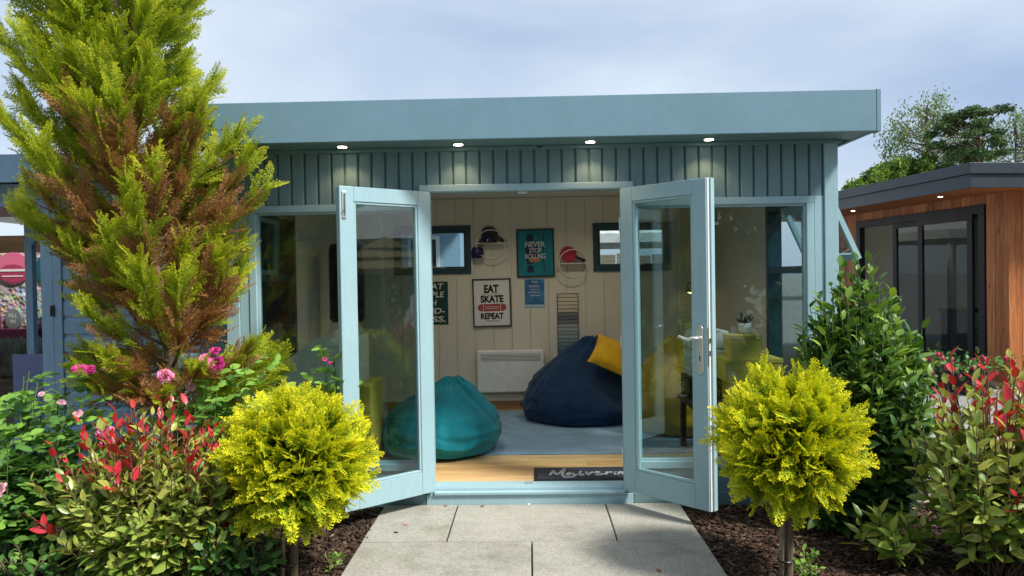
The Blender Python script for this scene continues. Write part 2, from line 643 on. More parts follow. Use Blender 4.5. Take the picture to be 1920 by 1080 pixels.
def instance(tm, pos, d, nrm, scale):
    T, tl, ts = tm
    d, s, n = frames(d, nrm)
    scale = np.asarray(scale)
    if scale.ndim == 1:
        scale = np.stack([scale] * 3, 1)
    V = pos[:, None, :] + T[None, :, 0:1] * (d * scale[:, 0:1])[:, None, :] + T[None, :, 1:2] * (s * scale[:, 1:2])[:, None, :] \
        + T[None, :, 2:3] * (n * scale[:, 2:3])[:, None, :]
    N = len(pos)
    loops = (tl[None] + (np.arange(N) * len(T))[:, None]).ravel()
    starts = (ts[None] + (np.arange(N) * len(tl))[:, None]).ravel()
    return V.reshape(-1, 3), loops, starts

def concat(parts):
    Vs, Ls, Ss, k, q = [], [], [], 0, 0
    for V, l, s in parts:
        Vs.append(V)
        Ls.append(l + k)
        Ss.append(s + q)
        k += len(V)
        q += len(l)
    return np.concatenate(Vs), np.concatenate(Ls), np.concatenate(Ss)

def leaf_template(w=0.2, fold=0.05, arc=0.12, wave=0.0):
    xs = [0, 0.22, 0.5, 0.78, 1.0]
    ws = [0.02, 0.80 * w, w, 0.66 * w, 0.0]
    vs = [(x, 0, -arc * x * x) for x in xs]
    for sgn in (1, -1):
        for i in (1, 2, 3):
            vs.append((xs[i] - 0.02, sgn * ws[i], -arc * xs[i] ** 2 + fold + wave * (1 if i == 2 else -1) * 0.03))
    fs = []
    for base, sgn in ((5, 1), (8, -1)):
        a, b, c = base, base + 1, base + 2
        q = [(0, 1, a), (1, 2, b, a), (2, 3, c, b), (3, 4, c)]
        fs += q if sgn > 0 else [tuple(reversed(f)) for f in q]
    return template(vs, fs)

LEAF = {'photinia': leaf_template(0.22, 0.05, 0.14), 'rose': leaf_template(0.33, 0.04, 0.16),
        'laurel': leaf_template(0.235, 0.045, 0.28), 'broad': leaf_template(0.30, 0.02, 0.10)}

def tubes_mesh(name, chains, mat, n=4):
    b = MB()
    for pts, rad in chains:
        b.tube(pts, rad, n, cap=False)
    me = b.mesh(name, True)
    me.materials.append(MATS[mat])
    return me

def leaf_tint(t, n):
    # base to tip drift and a paler midrib
    k = np.zeros(n)
    k[:5] = 0.05
    k[5:] = -0.02
    k[4] = -0.03
    return np.clip(t[:, None] + np.where(t[:, None] > .78, k * -1.2, k)[:, :], 0, 1).ravel()

def leaf_objects(root, kind, mat, pos, d, nrm, sc_, tint, base, ctr, limit, name='leaf'):
    """the leaves that show largest become parts of their own, the rest one part of stuff"""
    tocam = norm(CAM - (np.array(base) + ctr))
    off = pos - ctr
    score = off @ tocam + 0.4 * sc_ * 0 + 0.25 * off[:, 2]
    order = np.argsort(-score)
    sel, rest = order[:limit], order[limit:]
    T, tl, ts = LEAF[kind]
    bins = {}
    dd, ss, nn = frames(d, nrm)
    for i in sel:
        q = int(round(float(tint[i]) * 12))
        if q not in bins:
            bins[q] = np_mesh(name, T, tl, ts, leaf_tint(np.array([q / 12]), len(T)), mat, True)
        o = bpy.data.objects.new(name, bins[q])
        COL.objects.link(o)
        o.parent = root
        k = float(sc_[i])
        mm = Matrix.Identity(4)
        for r in range(3):
            mm[r][0], mm[r][1], mm[r][2], mm[r][3] = dd[i][r] * k, ss[i][r] * k, nn[i][r] * k, pos[i][r]
        o.matrix_basis = mm
    if len(rest):
        V, l, s = instance(LEAF[kind], pos[rest], d[rest], nrm[rest], sc_[rest])
        me = np_mesh('foliage', V, l, s, leaf_tint(tint[rest], len(T)), mat, True)
        o = bpy.data.objects.new('foliage', me)
        link_obj(o, root)
        o['kind'] = 'stuff'

# ------------------------------------------------------------------ ground, path, beds
def hbed(x, y):
    return -0.022 + 0.012 * np.sin(5.1 * x + 1.3 * y) * np.cos(4.3 * y - 0.7 * x) + 0.006 * np.sin(17 * x + 3) * np.sin(15 * y)

g = MB().add([(-250, -250, -0.06), (250, -250, -0.06), (250, 400, -0.06), (-250, 400, -0.06)], [(0, 1, 2, 3)])
tag(g.build('ground', 'gravel'), kind='structure', label='pale grey gravel ground around the garden buildings')

def bed(name, x0, x1, y0, y1, label):
    nx, ny = int((x1 - x0) / 0.06), int((y1 - y0) / 0.06)
    X, Y = np.meshgrid(np.linspace(x0, x1, nx), np.linspace(y0, y1, ny))
    V = np.stack([X, Y, hbed(X, Y)], -1).reshape(-1, 3)
    i = np.arange((ny - 1) * (nx - 1))
    r, c = i // (nx - 1), i % (nx - 1)
    a = r * nx + c
    q = np.stack([a, a + 1, a + nx + 1, a + nx], 1).ravel()
    me = np_mesh(name, V, q, np.arange(len(i)) * 4, None, 'soil', True)
    o = bpy.data.objects.new(name, me)
    link_obj(o)
    tag(o, label, kind='structure')
bed('planting_bed', -3.6, -0.935, -3.2, -0.03, 'dark bark mulched bed under the roses and red tipped shrub')
bed('planting_bed', 0.915, 2.9, -3.2, -0.03, 'dark bark mulched bed under the glossy evergreen shrub')

rng = np.random.default_rng(5)
CH = template([(-.5, -.5, -.5), (.5, -.42, -.5), (.46, .5, -.5), (-.44, .4, -.5), (-.45, -.4, .5), (.4, -.5, .45), (.5, .45, .5), (-.5, .5, .4)],
              [(0, 3, 2, 1), (4, 5, 6, 7), (0, 1, 5, 4), (1, 2, 6, 5), (2, 3, 7, 6), (3, 0, 4, 7)])
def chips(n, x0, x1, y0, y1, seed, label):
    r = np.random.default_rng(seed)
    p = np.stack([r.uniform(x0, x1, n), r.uniform(y0, y1, n), np.zeros(n)], 1)
    p[:, 2] = hbed(p[:, 0], p[:, 1]) + r.uniform(0.0, 0.014, n)
    a = r.uniform(0, 6.28, n)
    d = np.stack([np.cos(a), np.sin(a), r.normal(0, .25, n)], 1)
    nr = np.stack([r.normal(0, .35, n), r.normal(0, .35, n), np.ones(n)], 1)
    s = np.stack([r.uniform(.015, .055, n), r.uniform(.007, .02, n), r.uniform(.003, .008, n)], 1)
    V, l, st = instance(CH, p, d, nr, s)
    t = np.clip(r.beta(2, 3.0, n), 0, 1)
    me = np_mesh('bark_chips', V, l, st, np.repeat(t, 8), 'chips')
    o = bpy.data.objects.new('bark_chips', me)
    link_obj(o)
    tag(o, label, 'bark chips', kind='stuff')
chips(5200, -2.6, -0.925, -1.7, -0.05, 11, 'brown bark chips strewn beside the rose bushes')
chips(6500, 0.905, 2.85, -1.7, -0.05, 12, 'brown bark chips strewn beside the glossy evergreen shrub')

path = MB().box(-0.93, 0.91, -4.4, -0.02, -0.07, -0.018).build('path', 'soil')
tag(path, 'garden path of pale granular paving slabs', kind='structure')
y = -0.022
row = 0
rr = random.Random(3)
while y > -4.2:
    dep = 0.640 if row == 0 else 0.604
    cuts = [(-0.925, -0.472), (-0.464, 0.444), (0.452, 0.903)] if row % 2 == 0 else [(-0.925, -0.014), (-0.006, 0.903)]
    for a, b in cuts:
        o = MB().box(a, b, -dep / 2, dep / 2, -0.045, 0).build('slab', 'slab', path, bevel=0.004)
        o.location = (rr.uniform(-.001, .001), y - dep / 2, rr.uniform(-.0015, .0005))
        o.rotation_euler = (rr.uniform(-.002, .002), rr.uniform(-.001, .001), 0)
    y -= dep + 0.008
    row += 1

# ------------------------------------------------------------------ garden room
room = thing('garden_room', 'teal painted flat roofed garden room with open double glazed doors', 'garden room')

# roof
roof = MB().box(-1.99, 1.99, -0.27, 2.98, 2.236, 2.44).build('roof', 'anthracite', room)
MB().box(-2.02, 2.003, -0.30, -0.272, 2.216, 2.455).build('fascia', 'teal_fascia', roof, bevel=0.003)
MB().box(2.0035, 2.030, -0.302, -0.24, 2.213, 2.457).build('corner_trim', 'teal_fascia', roof, bevel=0.003)
MB().box(1.992, 2.02, -0.2395, 3.0, 2.218, 2.455).build('fascia', 'teal_fascia', roof, bevel=0.003)
MB().box(-2.02, -1.992, -0.2715, 3.0, 2.218, 2.455).build('fascia', 'teal_fascia', roof, bevel=0.003)
MB().box(-1.99, 1.99, -0.2705, -0.002, 2.222, 2.2345).build('soffit', 'soffit_teal', roof)
for a, b in ((-1.90, 0.06), (0.09, 1.92)):
    MB().box(a, b, -0.030, -0.003, 2.198, 2.2205).build('soffit_trim', 'soffit_teal', roof, bevel=0.003)
for x in (-1.121, -0.416, 0.379, 1.088):
    dl = MB().lathe([(0.030, 0.0), (0.040, 0.0), (0.040, 0.006), (0.030, 0.004)], (x, -0.13, 2.2155), 24).build('downlight', 'chrome', room, True)
    MB().lathe([(0.027, 0.0), (0.027, 0.003)], (x, -0.13, 2.2130), 20).build('lens', 'lamp_white', dl)
    sp = bpy.data.lights.new('downlight_lamp', 'SPOT')
    sp.energy = 2.2
    sp.color = (1.0, 0.66, 0.36)
    sp.spot_size = math.radians(125)
    sp.spot_blend = 0.6
    sp.shadow_soft_size = 0.02
    s_o = bpy.data.objects.new('downlight_lamp', sp)
    link_obj(s_o, room)
    s_o.location = (x, -0.105, 2.20)
    s_o.rotation_euler = (math.radians(-8), 0, 0)

# front wall core
wall = MB()
wall.box(-1.83, 1.83, 0.022, 0.07, 1.945, 2.222)
wall.box(-1.83, -0.64, 0.022, 0.07, 1.885, 1.945).box(0.60, 1.83, 0.022, 0.07, 1.885, 1.945)
wall.build('wall', 'teal_boards', room)
bd = MB()
def vboard(z0, z1, w=0.0842):
    return MB().prism([(0.0045, 0.021), (0.0045, 0.007), (0.011, 0.0005), (w - 0.011, 0.0005), (w - 0.0045, 0.007), (w - 0.0045, 0.021)], z0, z1, 'z')
bm_low = vboard(1.884, 2.217).mesh('board')
bm_high = vboard(1.992, 2.217).mesh('board')
for me in (bm_low, bm_high):
    me.materials.append(MATS['teal_boards'])
N = 43
for i in range(N):
    x = -1.818 + i * 0.0845
    hi = -0.70 < x < 0.625
    o = bpy.data.objects.new('board', bm_high if hi else bm_low)
    link_obj(o, room)
    o.location = (x, rr.uniform(-0.0012, 0.0008), 0)
# corner posts
for s in (-1, 1):
    a, b = sorted((s * 1.818, s * 1.902))
    MB().box(a, b, -0.012, 0.07, 0.0, 2.219).build('corner_post', 'teal_frame', room, bevel=0.004)
    a, b = sorted((s * 1.7585, s * 1.8165))
    MB().box(a, b, -0.001, 0.07, 0.062, 1.882).build('trim_board', 'teal_frame', room, bevel=0.003)
# plinth, apron panels, threshold
for a, b in ((-1.90, -0.668), (0.628, 1.90)):
    MB().box(a, b, -0.014, 0.07, -0.03, 0.060).build('plinth', 'teal_boards', room, bevel=0.003)
MB().box(-0.664, 0.624, -0.020, 0.07, -0.03, 0.060).build('plinth', 'teal_frame', room, bevel=0.004)
for a, b in ((-1.755, -0.69), (0.65, 1.755)):
    MB().box(a, b, 0.004, 0.07, 0.062, 0.205).build('apron_panel', 'teal_boards', room)
sill = MB().prism([(-0.034, 0.062), (-0.034, 0.076), (-0.010, 0.082), (-0.008, 0.096), (0.0, 0.112), (0.085, 0.114), (0.085, 0.062)], -0.612, 0.572, 'x').build('threshold', 'teal_frame', room)
MB().box(-0.045, 0.0, 0.02, 0.045, 0.1145, 0.120).build('bolt_keep', 'silver', sill)
# door frame
dfm = MB().box(-0.664, -0.614, -0.006, 0.08, 0.062, 1.944).box(0.574, 0.624, -0.006, 0.08, 0.062, 1.944).box(-0.612, 0.572, 0.0, 0.08, 1.946, 1.99)
dfo = dfm.build('door_frame', 'teal_frame', room, bevel=0.003)
MB().box(-0.676, 0.648, -0.022, -0.0005, 1.948, 1.990).build('architrave', 'teal_frame', dfo, bevel=0.004)
MB().box(-0.665, -0.6355, -0.018, -0.0065, 0.065, 1.946).build('architrave', 'teal_frame', dfo, bevel=0.003)
MB().box(0.5975, 0.625, -0.018, -0.0065, 0.065, 1.946).build('architrave', 'teal_frame', dfo, bevel=0.003)
MB().box(-0.06, -0.005, 0.01, 0.035, 1.930, 1.9455).build('bolt_keep', 'silver', dfo)

# fixed front windows
for a, b in ((-1.7555, -0.6675), (0.6275, 1.7555)):
    w = frame4(a, b, 0.207, 1.882, 0.046, -0.008, 0.066).build('window', 'teal_frame', room, bevel=0.004)
    frame4(a + 0.0465, b - 0.0465, 0.2535, 1.8355, 0.012, 0.008, 0.05).build('bead', 'teal_frame', w)
    MB().box(a + 0.050, b - 0.050, 0.024, 0.034, 0.257, 1.832).build('pane', 'glass', w)

# side walls (opening lights near the front), back wall, ceiling, floor
def yz_wall(x0, x1, win, mat, name='wall'):
    w0, w1, z0, z1 = win
    m_ = MB()
    m_.box(x0, x1, 0.072, w0, 0.0, 2.222).box(x0, x1, w1, 2.86, 0.0, 2.222)
    m_.box(x0, x1, w0, w1, 0.0, z0).box(x0, x1, w0, w1, z1, 2.222)
    return m_.build(name, mat, room)
SW = (0.10, 1.08, 0.20, 1.925)
for s in (-1, 1):
    a, b = sorted((s * 1.84, s * 1.895))
    yz_wall(a, b, SW, 'teal_boards')
    a, b = sorted((s * 1.815, s * 1.8385))
    yz_wall(a, b, SW, 'cream', 'lining')
    a, b = sorted((s * 1.800, s * 1.905))
    wf = frame_yz(SW[0] + .002, SW[1] - .002, SW[2] + .002, SW[3] - .002, 0.055, a, b)
    wf.box(a + .004, b - .004, SW[0] + .057, SW[1] - .057, 1.405, 1.455)
    wf = wf.build('window', 'teal_dark', room, bevel=0.003)
    MB().box(s * 1.852 - .004, s * 1.852 + .004, SW[0] + .055, SW[1] - .055, SW[2] + .055, 1.407).build('pane', 'glass', wf)
    ang = math.radians(24 if s > 0 else 3)
    h_ = 0.425
    for nm, bmx, mt in (('sash', frame_yz(0.15, 1.03, -h_, 0.0, 0.04, -0.016, 0.016), 'teal_frame'), ('pane', MB().box(-0.003, 0.003, 0.188, 0.992, -h_ + .038, -0.038), 'glass')):
        o = bmx.build(nm, mt, wf)
        o.location = (s * 1.925, 0, 1.880)
        o.rotation_euler = (0, -s * ang, 0)
    MB().tube([(s * 1.86, 0.40, 1.462), (s * (1.90 + 0.15 * (s > 0)), 0.62, 1.470)], 0.006, 6).build('window_stay', 'silver', wf)
# back wall boards with two window openings
BW = [(-1.33, -0.577), (0.634, 1.39)]
BZ = (1.457, 1.925)
cb = MB()
x = -1.815
while x < 1.80:
    x2 = min(x + 0.182, 1.815)
    spans = [(x, x2)]
    segs = []
    cut = None
    for (u, v) in BW:
        if x < v and x2 > u:
            cut = (u, v)
    if cut is None:
        segs = [(x, x2, 0.10, 2.19)]
    else:
        u, v = cut
        segs = [(x, x2, 0.10, BZ[0]), (x, x2, BZ[1], 2.19)]
        if x < u:
            segs.append((x, u, BZ[0] + .0001, BZ[1] - .0001))
        if x2 > v:
            segs.append((v, x2, BZ[0] + .0001, BZ[1] - .0001))
    mbx = MB()
    for (p, q, z0, z1) in segs:
        mbx.box(p + (0.002 if p == x else 0), q - (0.002 if q == x2 else 0), 2.70, 2.714, z0, z1)
    mbx.build('lining_board', 'cream', room)
    x = x2
bwm = MB().box(-1.84, BW[0][0], 2.7145, 2.80, 0, 2.222).box(BW[0][1], BW[1][0], 2.7145, 2.80, 0, 2.222).box(BW[1][1], 1.84, 2.7145, 2.80, 0, 2.222)
for u, v in BW:
    bwm.box(u, v, 2.7145, 2.80, 0, BZ[0]).box(u, v, 2.7145, 2.80, BZ[1], 2.222)
bwm.build('wall', 'cream', room)
for u, v in BW:
    w = frame4(u - 0.004, v + 0.004, BZ[0] - 0.004, BZ[1] + 0.004, 0.055, 2.68, 2.83).build('window', 'teal_dark', room, bevel=0.004)
    frame4(u + 0.0515, v - 0.0515, BZ[0] + 0.0515, BZ[1] - 0.0515, 0.016, 2.71, 2.80).build('sash', 'teal_dark', w)
    MB().box(u + 0.06, v - 0.06, 2.748, 2.756, BZ[0] + 0.06, BZ[1] - 0.06).build('pane', 'glass', w)
    MB().tube([(u + .30, 2.69, BZ[0] + .056), (u + .40, 2.675, BZ[0] + .066), (u + .50, 2.69, BZ[0] + .056)], 0.006, 6).build('window_handle', 'silver', w)
box('ceiling', 'white_paint', room, -1.838, 1.838, 0.072, 2.7, 2.195, 2.22)
for x in (-0.5, 0.5):
    for y_ in (0.55, 1.75):
        d_ = MB().lathe([(0.030, 0.0), (0.042, 0.0), (0.042, 0.006), (0.030, 0.004)], (x, y_, 2.188), 24).build('downlight', 'chrome', room, True)
        MB().lathe([(0.028, 0.0), (0.028, 0.003)], (x, y_, 2.1865), 20).build('lens', 'lamp_white', d_)
        sp = bpy.data.lights.new('downlight_lamp', 'SPOT')
        sp.energy = 9.5
        sp.color = (1.0, 0.90, 0.76)
        sp.spot_size = math.radians(150)
        sp.spot_blend = 0.7
        sp.shadow_soft_size = 0.03
        s_o = bpy.data.objects.new('downlight_lamp', sp)
        link_obj(s_o, room)
        s_o.location = (x, y_, 2.18)
MB().box(-1.84, 1.84, 0.071, 0.083, 1.99, 2.194).build('lining', 'cream', room)
fl = MB().box(-1.84, 1.84, 0.087, 2.8, 0.0, 0.094).build('floor', 'dark_wood', room)
PW = 0.128
yy = 0.088
k = 0
while yy < 2.69:
    xs = [-1.813]
    while xs[-1] < 1.81:
        xs.append(min(1.813, xs[-1] + (rr.uniform(0.5, 1.2) if len(xs) == 1 else 1.25)))
    for a, b in zip(xs[:-1], xs[1:]):
        if b - a > 0.05:
            o = MB().box(-(b - a) / 2 + .0006, (b - a) / 2 - .0006, .0006, min(PW, 2.698 - yy) - .0006, 0.0945, 0.112).build('plank', 'oak_floor', fl, bevel=0.0012)
            o.location = ((a + b) / 2, yy, 0)
    yy += PW
MB().box(-1.81, 1.81, 2.684, 2.6995, 0.1125, 0.19).build('skirting', 'skirting', room, bevel=0.003)
MB().box(-1.81, 1.81, 2.692, 2.6992, 0.19, 0.262).build('skirting', 'cream', room, bevel=0.002)

# double doors ---------------------------------------------------------------
def leaf(hx, ang, side):
    """local x runs from hinge to free edge, local -y*side is the face towards the room when closed"""
    e = bpy.data.objects.new('door', None)
    e.empty_display_size = 0.1
    link_obj(e, room)
    W, z0, z1, t = 0.612, 0.088, 1.944, 0.044
    st, tr, br = 0.092, 0.085, 0.135
    e.location = (hx, -0.026, 0)
    e.rotation_euler = (0, 0, ang)
    h = t / 2
    MB().box(0, st, -h, h, z0, z1).build('stile', 'teal_frame', e, bevel=0.004)
    MB().box(W - st, W, -h, h, z0, z1).build('stile', 'teal_frame', e, bevel=0.004)
    MB().box(st + .0003, W - st - .0003, -h + .0005, h - .0005, z1 - tr, z1).build('rail', 'teal_frame', e, bevel=0.002)
    MB().box(st + .0003, W - st - .0003, -h + .0005, h - .0005, z0, z0 + br).build('rail', 'teal_frame', e, bevel=0.002)
    gx0, gx1, gz0, gz1 = st, W - st, z0 + br, z1 - tr
    frame4(gx0 + .0005, gx1 - .0005, gz0 + .0005, gz1 - .0005, 0.014, -h + .006, h - .006).build('bead', 'teal_frame', e, bevel=0.003)
    MB().box(gx0 + .004, gx1 - .004, -0.004, 0.004, gz0 + .004, gz1 - .004).build('pane', 'glass', e)
    for hz in (0.3, 1.0, 1.72):
        MB().tube([(0.0, side * (h + .003), hz - .045), (0.0, side * (h + .003), hz + .045)], 0.006, 8).build('hinge', 'silver', e)
    return e, W, h, z1

# left leaf: room-side face is local +y (towards the path on the right)
aL = math.radians(180 + 41)
eL, W, h, z1 = leaf(-0.618, aL, -1)
# which local side faces the camera: local y axis is (-sin a, cos a)
f = 1.0
bl = MB().box(W - .040, W - .014, h, h + .008, 1.76, 1.915).build('flush_bolt', 'silver', eL, bevel=0.003)
MB().tube([(W - .027, h + .012, 1.775), (W - .027, h + .012, 1.90)], 0.005, 8).build('bolt_rod', 'chrome', eL)
MB().tube([(W - .027, h + .014, 1.815), (W - .020, h + .026, 1.815)], 0.005, 8).build('bolt_knob', 'chrome', eL)

aR = math.radians(-47)
eR, W, h, z1 = leaf(0.578, aR, -1)
MB().box(W + .0005, W + .016, 0.004, h + .016, 0.088, 1.943).build('astragal', 'teal_frame', eR, bevel=0.003)
MB().box(W + .0006, W + .006, -0.014, -0.001, 0.088, 1.943).build('edge_seal', 'white_paint', eR)
lp = MB().box(W + .0008, W + .0045, -0.019, 0.003, 0.90, 1.115).build('lock_plate', 'brass', eR, bevel=0.001)
MB().box(W + .004, W + .013, -0.013, -0.003, 1.03, 1.055).build('latch', 'chrome', eR)
MB().box(W + .004, W + .008, -0.013, -0.003, 0.955, 0.985).build('dead_bolt', 'chrome', eR)
# handle on the visible (local -y) face
px = W - 0.046
prof = []
for i in range(13):
    a = math.pi * i / 12
    prof.append((px + 0.021 * math.cos(a), 1.105 + 0.021 * math.sin(a)))
for i in range(13):
    a = math.pi + math.pi * i / 12
    prof.append((px + 0.021 * math.cos(a), 0.875 + 0.021 * math.sin(a)))
plate = MB().prism(prof, -h - .009, -h - .0003, 'y').build('handle_plate', 'silver', eR, bevel=0.003)
lv = [(px, -h - .008, 1.055), (px, -h - .045, 1.055), (px - .015, -h - .052, 1.056), (px - .045, -h - .052, 1.046), (px - .075, -h - .052, 1.052), (px - .105, -h - .050, 1.062), (px - .118, -h - .048, 1.052)]
MB().tube(lv, [.010, .010, .010, .009, .008, .007, .006], 10).build('lever', 'silver', eR, True)
MB().box(px - .003, px + .003, -h - .0105, -h - .0085, 0.925, 0.955).build('keyhole', 'ink_black', eR)

# ------------------------------------------------------------------ things inside the room
FZ = 0.1125
rug = MB().box(-1.25, 1.45, 0.775, 2.55, FZ, FZ + 0.007).build('rug', 'rug_blue', bevel=0.002)
tag(rug, 'flat blue grey rug on the oak floor', 'rug')

matm = thing('doormat', 'navy doormat with Malvern in pale script inside the threshold', 'doormat', (0.395, 0.235, FZ))
MB().box(-0.36, 0.36, -0.145, 0.145, 0.0, 0.009).build('pile', 'mat_navy', matm, bevel=0.003)
MB().box(-0.385, -0.3605, -0.16, 0.16, 0, 0.006).box(0.3605, 0.385, -0.16, 0.16, 0, 0.006).box(-0.3605, 0.3605, -0.16, -0.1455, 0, 0.006).box(-0.3605, 0.3605, 0.1455, 0.16, 0, 0.006).build('rubber_edge', 'frame_black', matm)
def catmull(P, n=6):
    P = [np.array(p, float) for p in P]
    P = [2 * P[0] - P[1]] + P + [2 * P[-1] - P[-2]]
    out = []
    for i in range(1, len(P) - 2):
        for k in range(n):
            t = k / n
            out.append(0.5 * ((2 * P[i]) + (-P[i - 1] + P[i + 1]) * t + (2 * P[i - 1] - 5 * P[i] + 4 * P[i + 1] - P[i + 2]) * t * t + (-P[i - 1] + 3 * P[i] - 3 * P[i + 1] + P[i + 2]) * t ** 3))
    out.append(P[-2])
    return out
def ribbon(strokes, wid, z, to):
    b = MB()
    for P in strokes:
        q = catmull(P)
        L = []
        for i in range(len(q)):
            t = q[min(i + 1, len(q) - 1)] - q[max(i - 1, 0)]
            t = t / (np.linalg.norm(t) + 1e-9)
            nn = np.array([-t[1], t[0]])
            w = wid * (0.55 + 0.45 * abs(t[1])) * (0.5 if i in (0, len(q) - 1) else 1)
            L.append((q[i] + nn * w, q[i] - nn * w))
        vs, fs = [], []
        for a, c in L:
            vs += [to(a) + (z,), to(c) + (z,)]
        for i in range(len(L) - 1):
            fs.append((2 * i, 2 * i + 2, 2 * i + 3, 2 * i + 1))
        b.add(vs, fs)
        z += 0.0001
    return b
# traced handwriting: units of the photographed word (x 0..15, y 0..2)
STR = [[(0.0, 0.6), (0.5, 1.3), (0.75, 1.75), (0.95, 1.2), (1.25, 0.8), (1.7, 1.1), (2.2, 1.65), (2.75, 2.2), (2.35, 1.3), (2.2, 0.6), (2.5, 0.15), (3.1, 0.05), (3.8, 0.15), (4.3, 0.3)],
       [(3.9, 1.25), (3.4, 1.2), (2.95, 0.8), (3.1, 0.55), (3.6, 0.85), (4.0, 1.3), (4.0, 0.75), (4.25, 0.55), (4.7, 0.85)],
       [(5.5, 1.6), (5.2, 1.1), (5.1, 0.65), (5.45, 0.55), (5.9, 0.85)],
       [(6.1, 1.3), (6.35, 1.2), (6.5, 0.6), (6.95, 1.0), (7.5, 1.35)],
       [(7.5, 0.85), (8.1, 1.0), (8.5, 1.25), (8.1, 1.35), (7.75, 0.9), (8.0, 0.55), (8.6, 0.6), (9.2, 0.85)],
       [(9.4, 0.6), (9.7, 1.0), (9.85, 1.25), (10.2, 1.2), (10.8, 1.3)],
       [(11.0, 0.6), (11.4, 1.25), (11.45, 0.7), (12.0, 1.2), (12.35, 1.25), (12.4, 0.8), (12.8, 0.5), (13.6, 0.5), (14.3, 0.6)]]
ribbon(STR, 0.23, 0.0096, lambda p: (-0.285 + float(p[0]) * 0.0385, -0.105 + float(p[1]) * 0.095)).build('lettering', 'grey_letter', matm)

# bean bags
def bean(name, label, mat, loc, prof, tip, seed, squash=(1, 1), dent=None, seams=6):
    def warp(p):
        z = p.z
        H = prof[-1][1]
        k = max(0, z / H)
        r = math.hypot(p.x, p.y)
        a = math.atan2(p.y, p.x)
        nz_ = noise.noise(Vector((p.x * 3 + seed, p.y * 3, z * 3)))
        f1 = noise.noise(Vector((a * 2.2 + seed, z * 26 + 2.5 * nz_, seed)))
        f2 = noise.noise(Vector((a * 7, z * 5 + seed, 2)))
        fold = 0.030 * f1 * (1 - k) + 0.035 * f2 * k * (r > .02)
        rr_ = r + 0.05 * nz_ + fold - 0.012 * math.exp(-((math.sin(a * seams / 2)) / .06) ** 2)
        rr_ = max(0.005, rr_) if r > 0.01 else r
        x_, y_ = rr_ * math.cos(a) * squash[0], rr_ * math.sin(a) * squash[1]
        x_ += tip[0] * k ** 1.6
        y_ += tip[1] * k ** 1.6
        z_ = max(0.0, z + (0.02 * f2 if z > .02 else 0))
        if dent:
            dx, dy, dz, dr, dd = dent
            q = ((x_ - dx) ** 2 + (y_ - dy) ** 2 + (z_ - dz) ** 2) / dr ** 2
            z_ -= dd * math.exp(-q)
            y_ += 0.5 * dd * math.exp(-q)
        return Vector((x_, y_, max(z_, 0)))
    pr = []
    for i in range(len(prof) - 1):
        (r0, h0), (r1, h1) = prof[i], prof[i + 1]
        for t in np.linspace(0, 1, 6, endpoint=False):
            pr.append((r0 + (r1 - r0) * t, h0 + (h1 - h0) * t))
    pr.append(prof[-1])
    o = MB().lathe(pr, (0, 0, 0), 96, warp).build(name, mat, None, True)
    o.location = loc
    return tag(o, label, 'bean bag')
RT = FZ + 0.0075
bean('bean_bag', 'bright teal bean bag slumped at the edge of the rug', 'teal_cloth', (-0.70, 0.98, RT),
     [(0.30, 0), (0.42, 0.02), (0.475, 0.09), (0.47, 0.17), (0.41, 0.27), (0.30, 0.37), (0.18, 0.46), (0.09, 0.505), (0.055, 0.53), (0.02, 0.545)], (0.09, -0.02), 3.1)
bean('bean_bag', 'large navy bean bag with a yellow cushion on it', 'navy_cloth', (0.50, 2.14, RT),
     [(0.38, 0), (0.52, 0.02), (0.575, 0.11), (0.56, 0.22), (0.47, 0.36), (0.34, 0.50), (0.20, 0.62), (0.10, 0.68), (0.06, 0.72), (0.02, 0.735)], (0.08, 0.10), 8.7, (1.06, 0.85), (0.30, -0.25, 0.42, 0.30, 0.14))
bean('bean_bag', 'mustard yellow bean bag behind the open right door', 'yellow_cloth', (1.22, 1.55, RT),
     [(0.26, 0), (0.36, 0.02), (0.42, 0.10), (0.42, 0.25), (0.37, 0.42), (0.27, 0.58), (0.17, 0.70), (0.08, 0.75), (0.02, 0.765)], (0.02, 0.06), 5.2, (0.9, 0.9))
cu = MB()
n = 22
for i in range(n):
    for j in range(n):
        u, v = -1 + 2 * i / (n - 1), -1 + 2 * j / (n - 1)
        t = max(0, (1 - u * u) * (1 - v * v)) ** 0.4
        cu.v.append((u * 0.20 * (1 - 0.08 * (1 - v * v)), -0.075 * t - .004 * math.sin(9 * u + 5 * v), v * 0.18 * (1 - 0.08 * (1 - u * u))))
for i in range(n):
    for j in range(n):
        u, v = -1 + 2 * i / (n - 1), -1 + 2 * j / (n - 1)
        t = max(0, (1 - u * u) * (1 - v * v)) ** 0.4
        cu.v.append((u * 0.20 * (1 - 0.08 * (1 - v * v)), 0.06 * t + .001, v * 0.18 * (1 - 0.08 * (1 - u * u))))
for q in (0, n * n):
    for i in range(n - 1):
        for j in range(n - 1):
            F_ = (q + i * n + j, q + (i + 1) * n + j, q + (i + 1) * n + j + 1, q + i * n + j + 1)
            cu.f.append(F_ if q == 0 else F_[::-1])
co = cu.build('cushion', 'yellow_cloth', None, True)
co.location = (0.735, 1.93, 0.70)
co.rotation_euler = (math.radians(-48), math.radians(24), math.radians(-6))
tag(co, 'yellow cushion tucked into the navy bean bag', 'cushion')

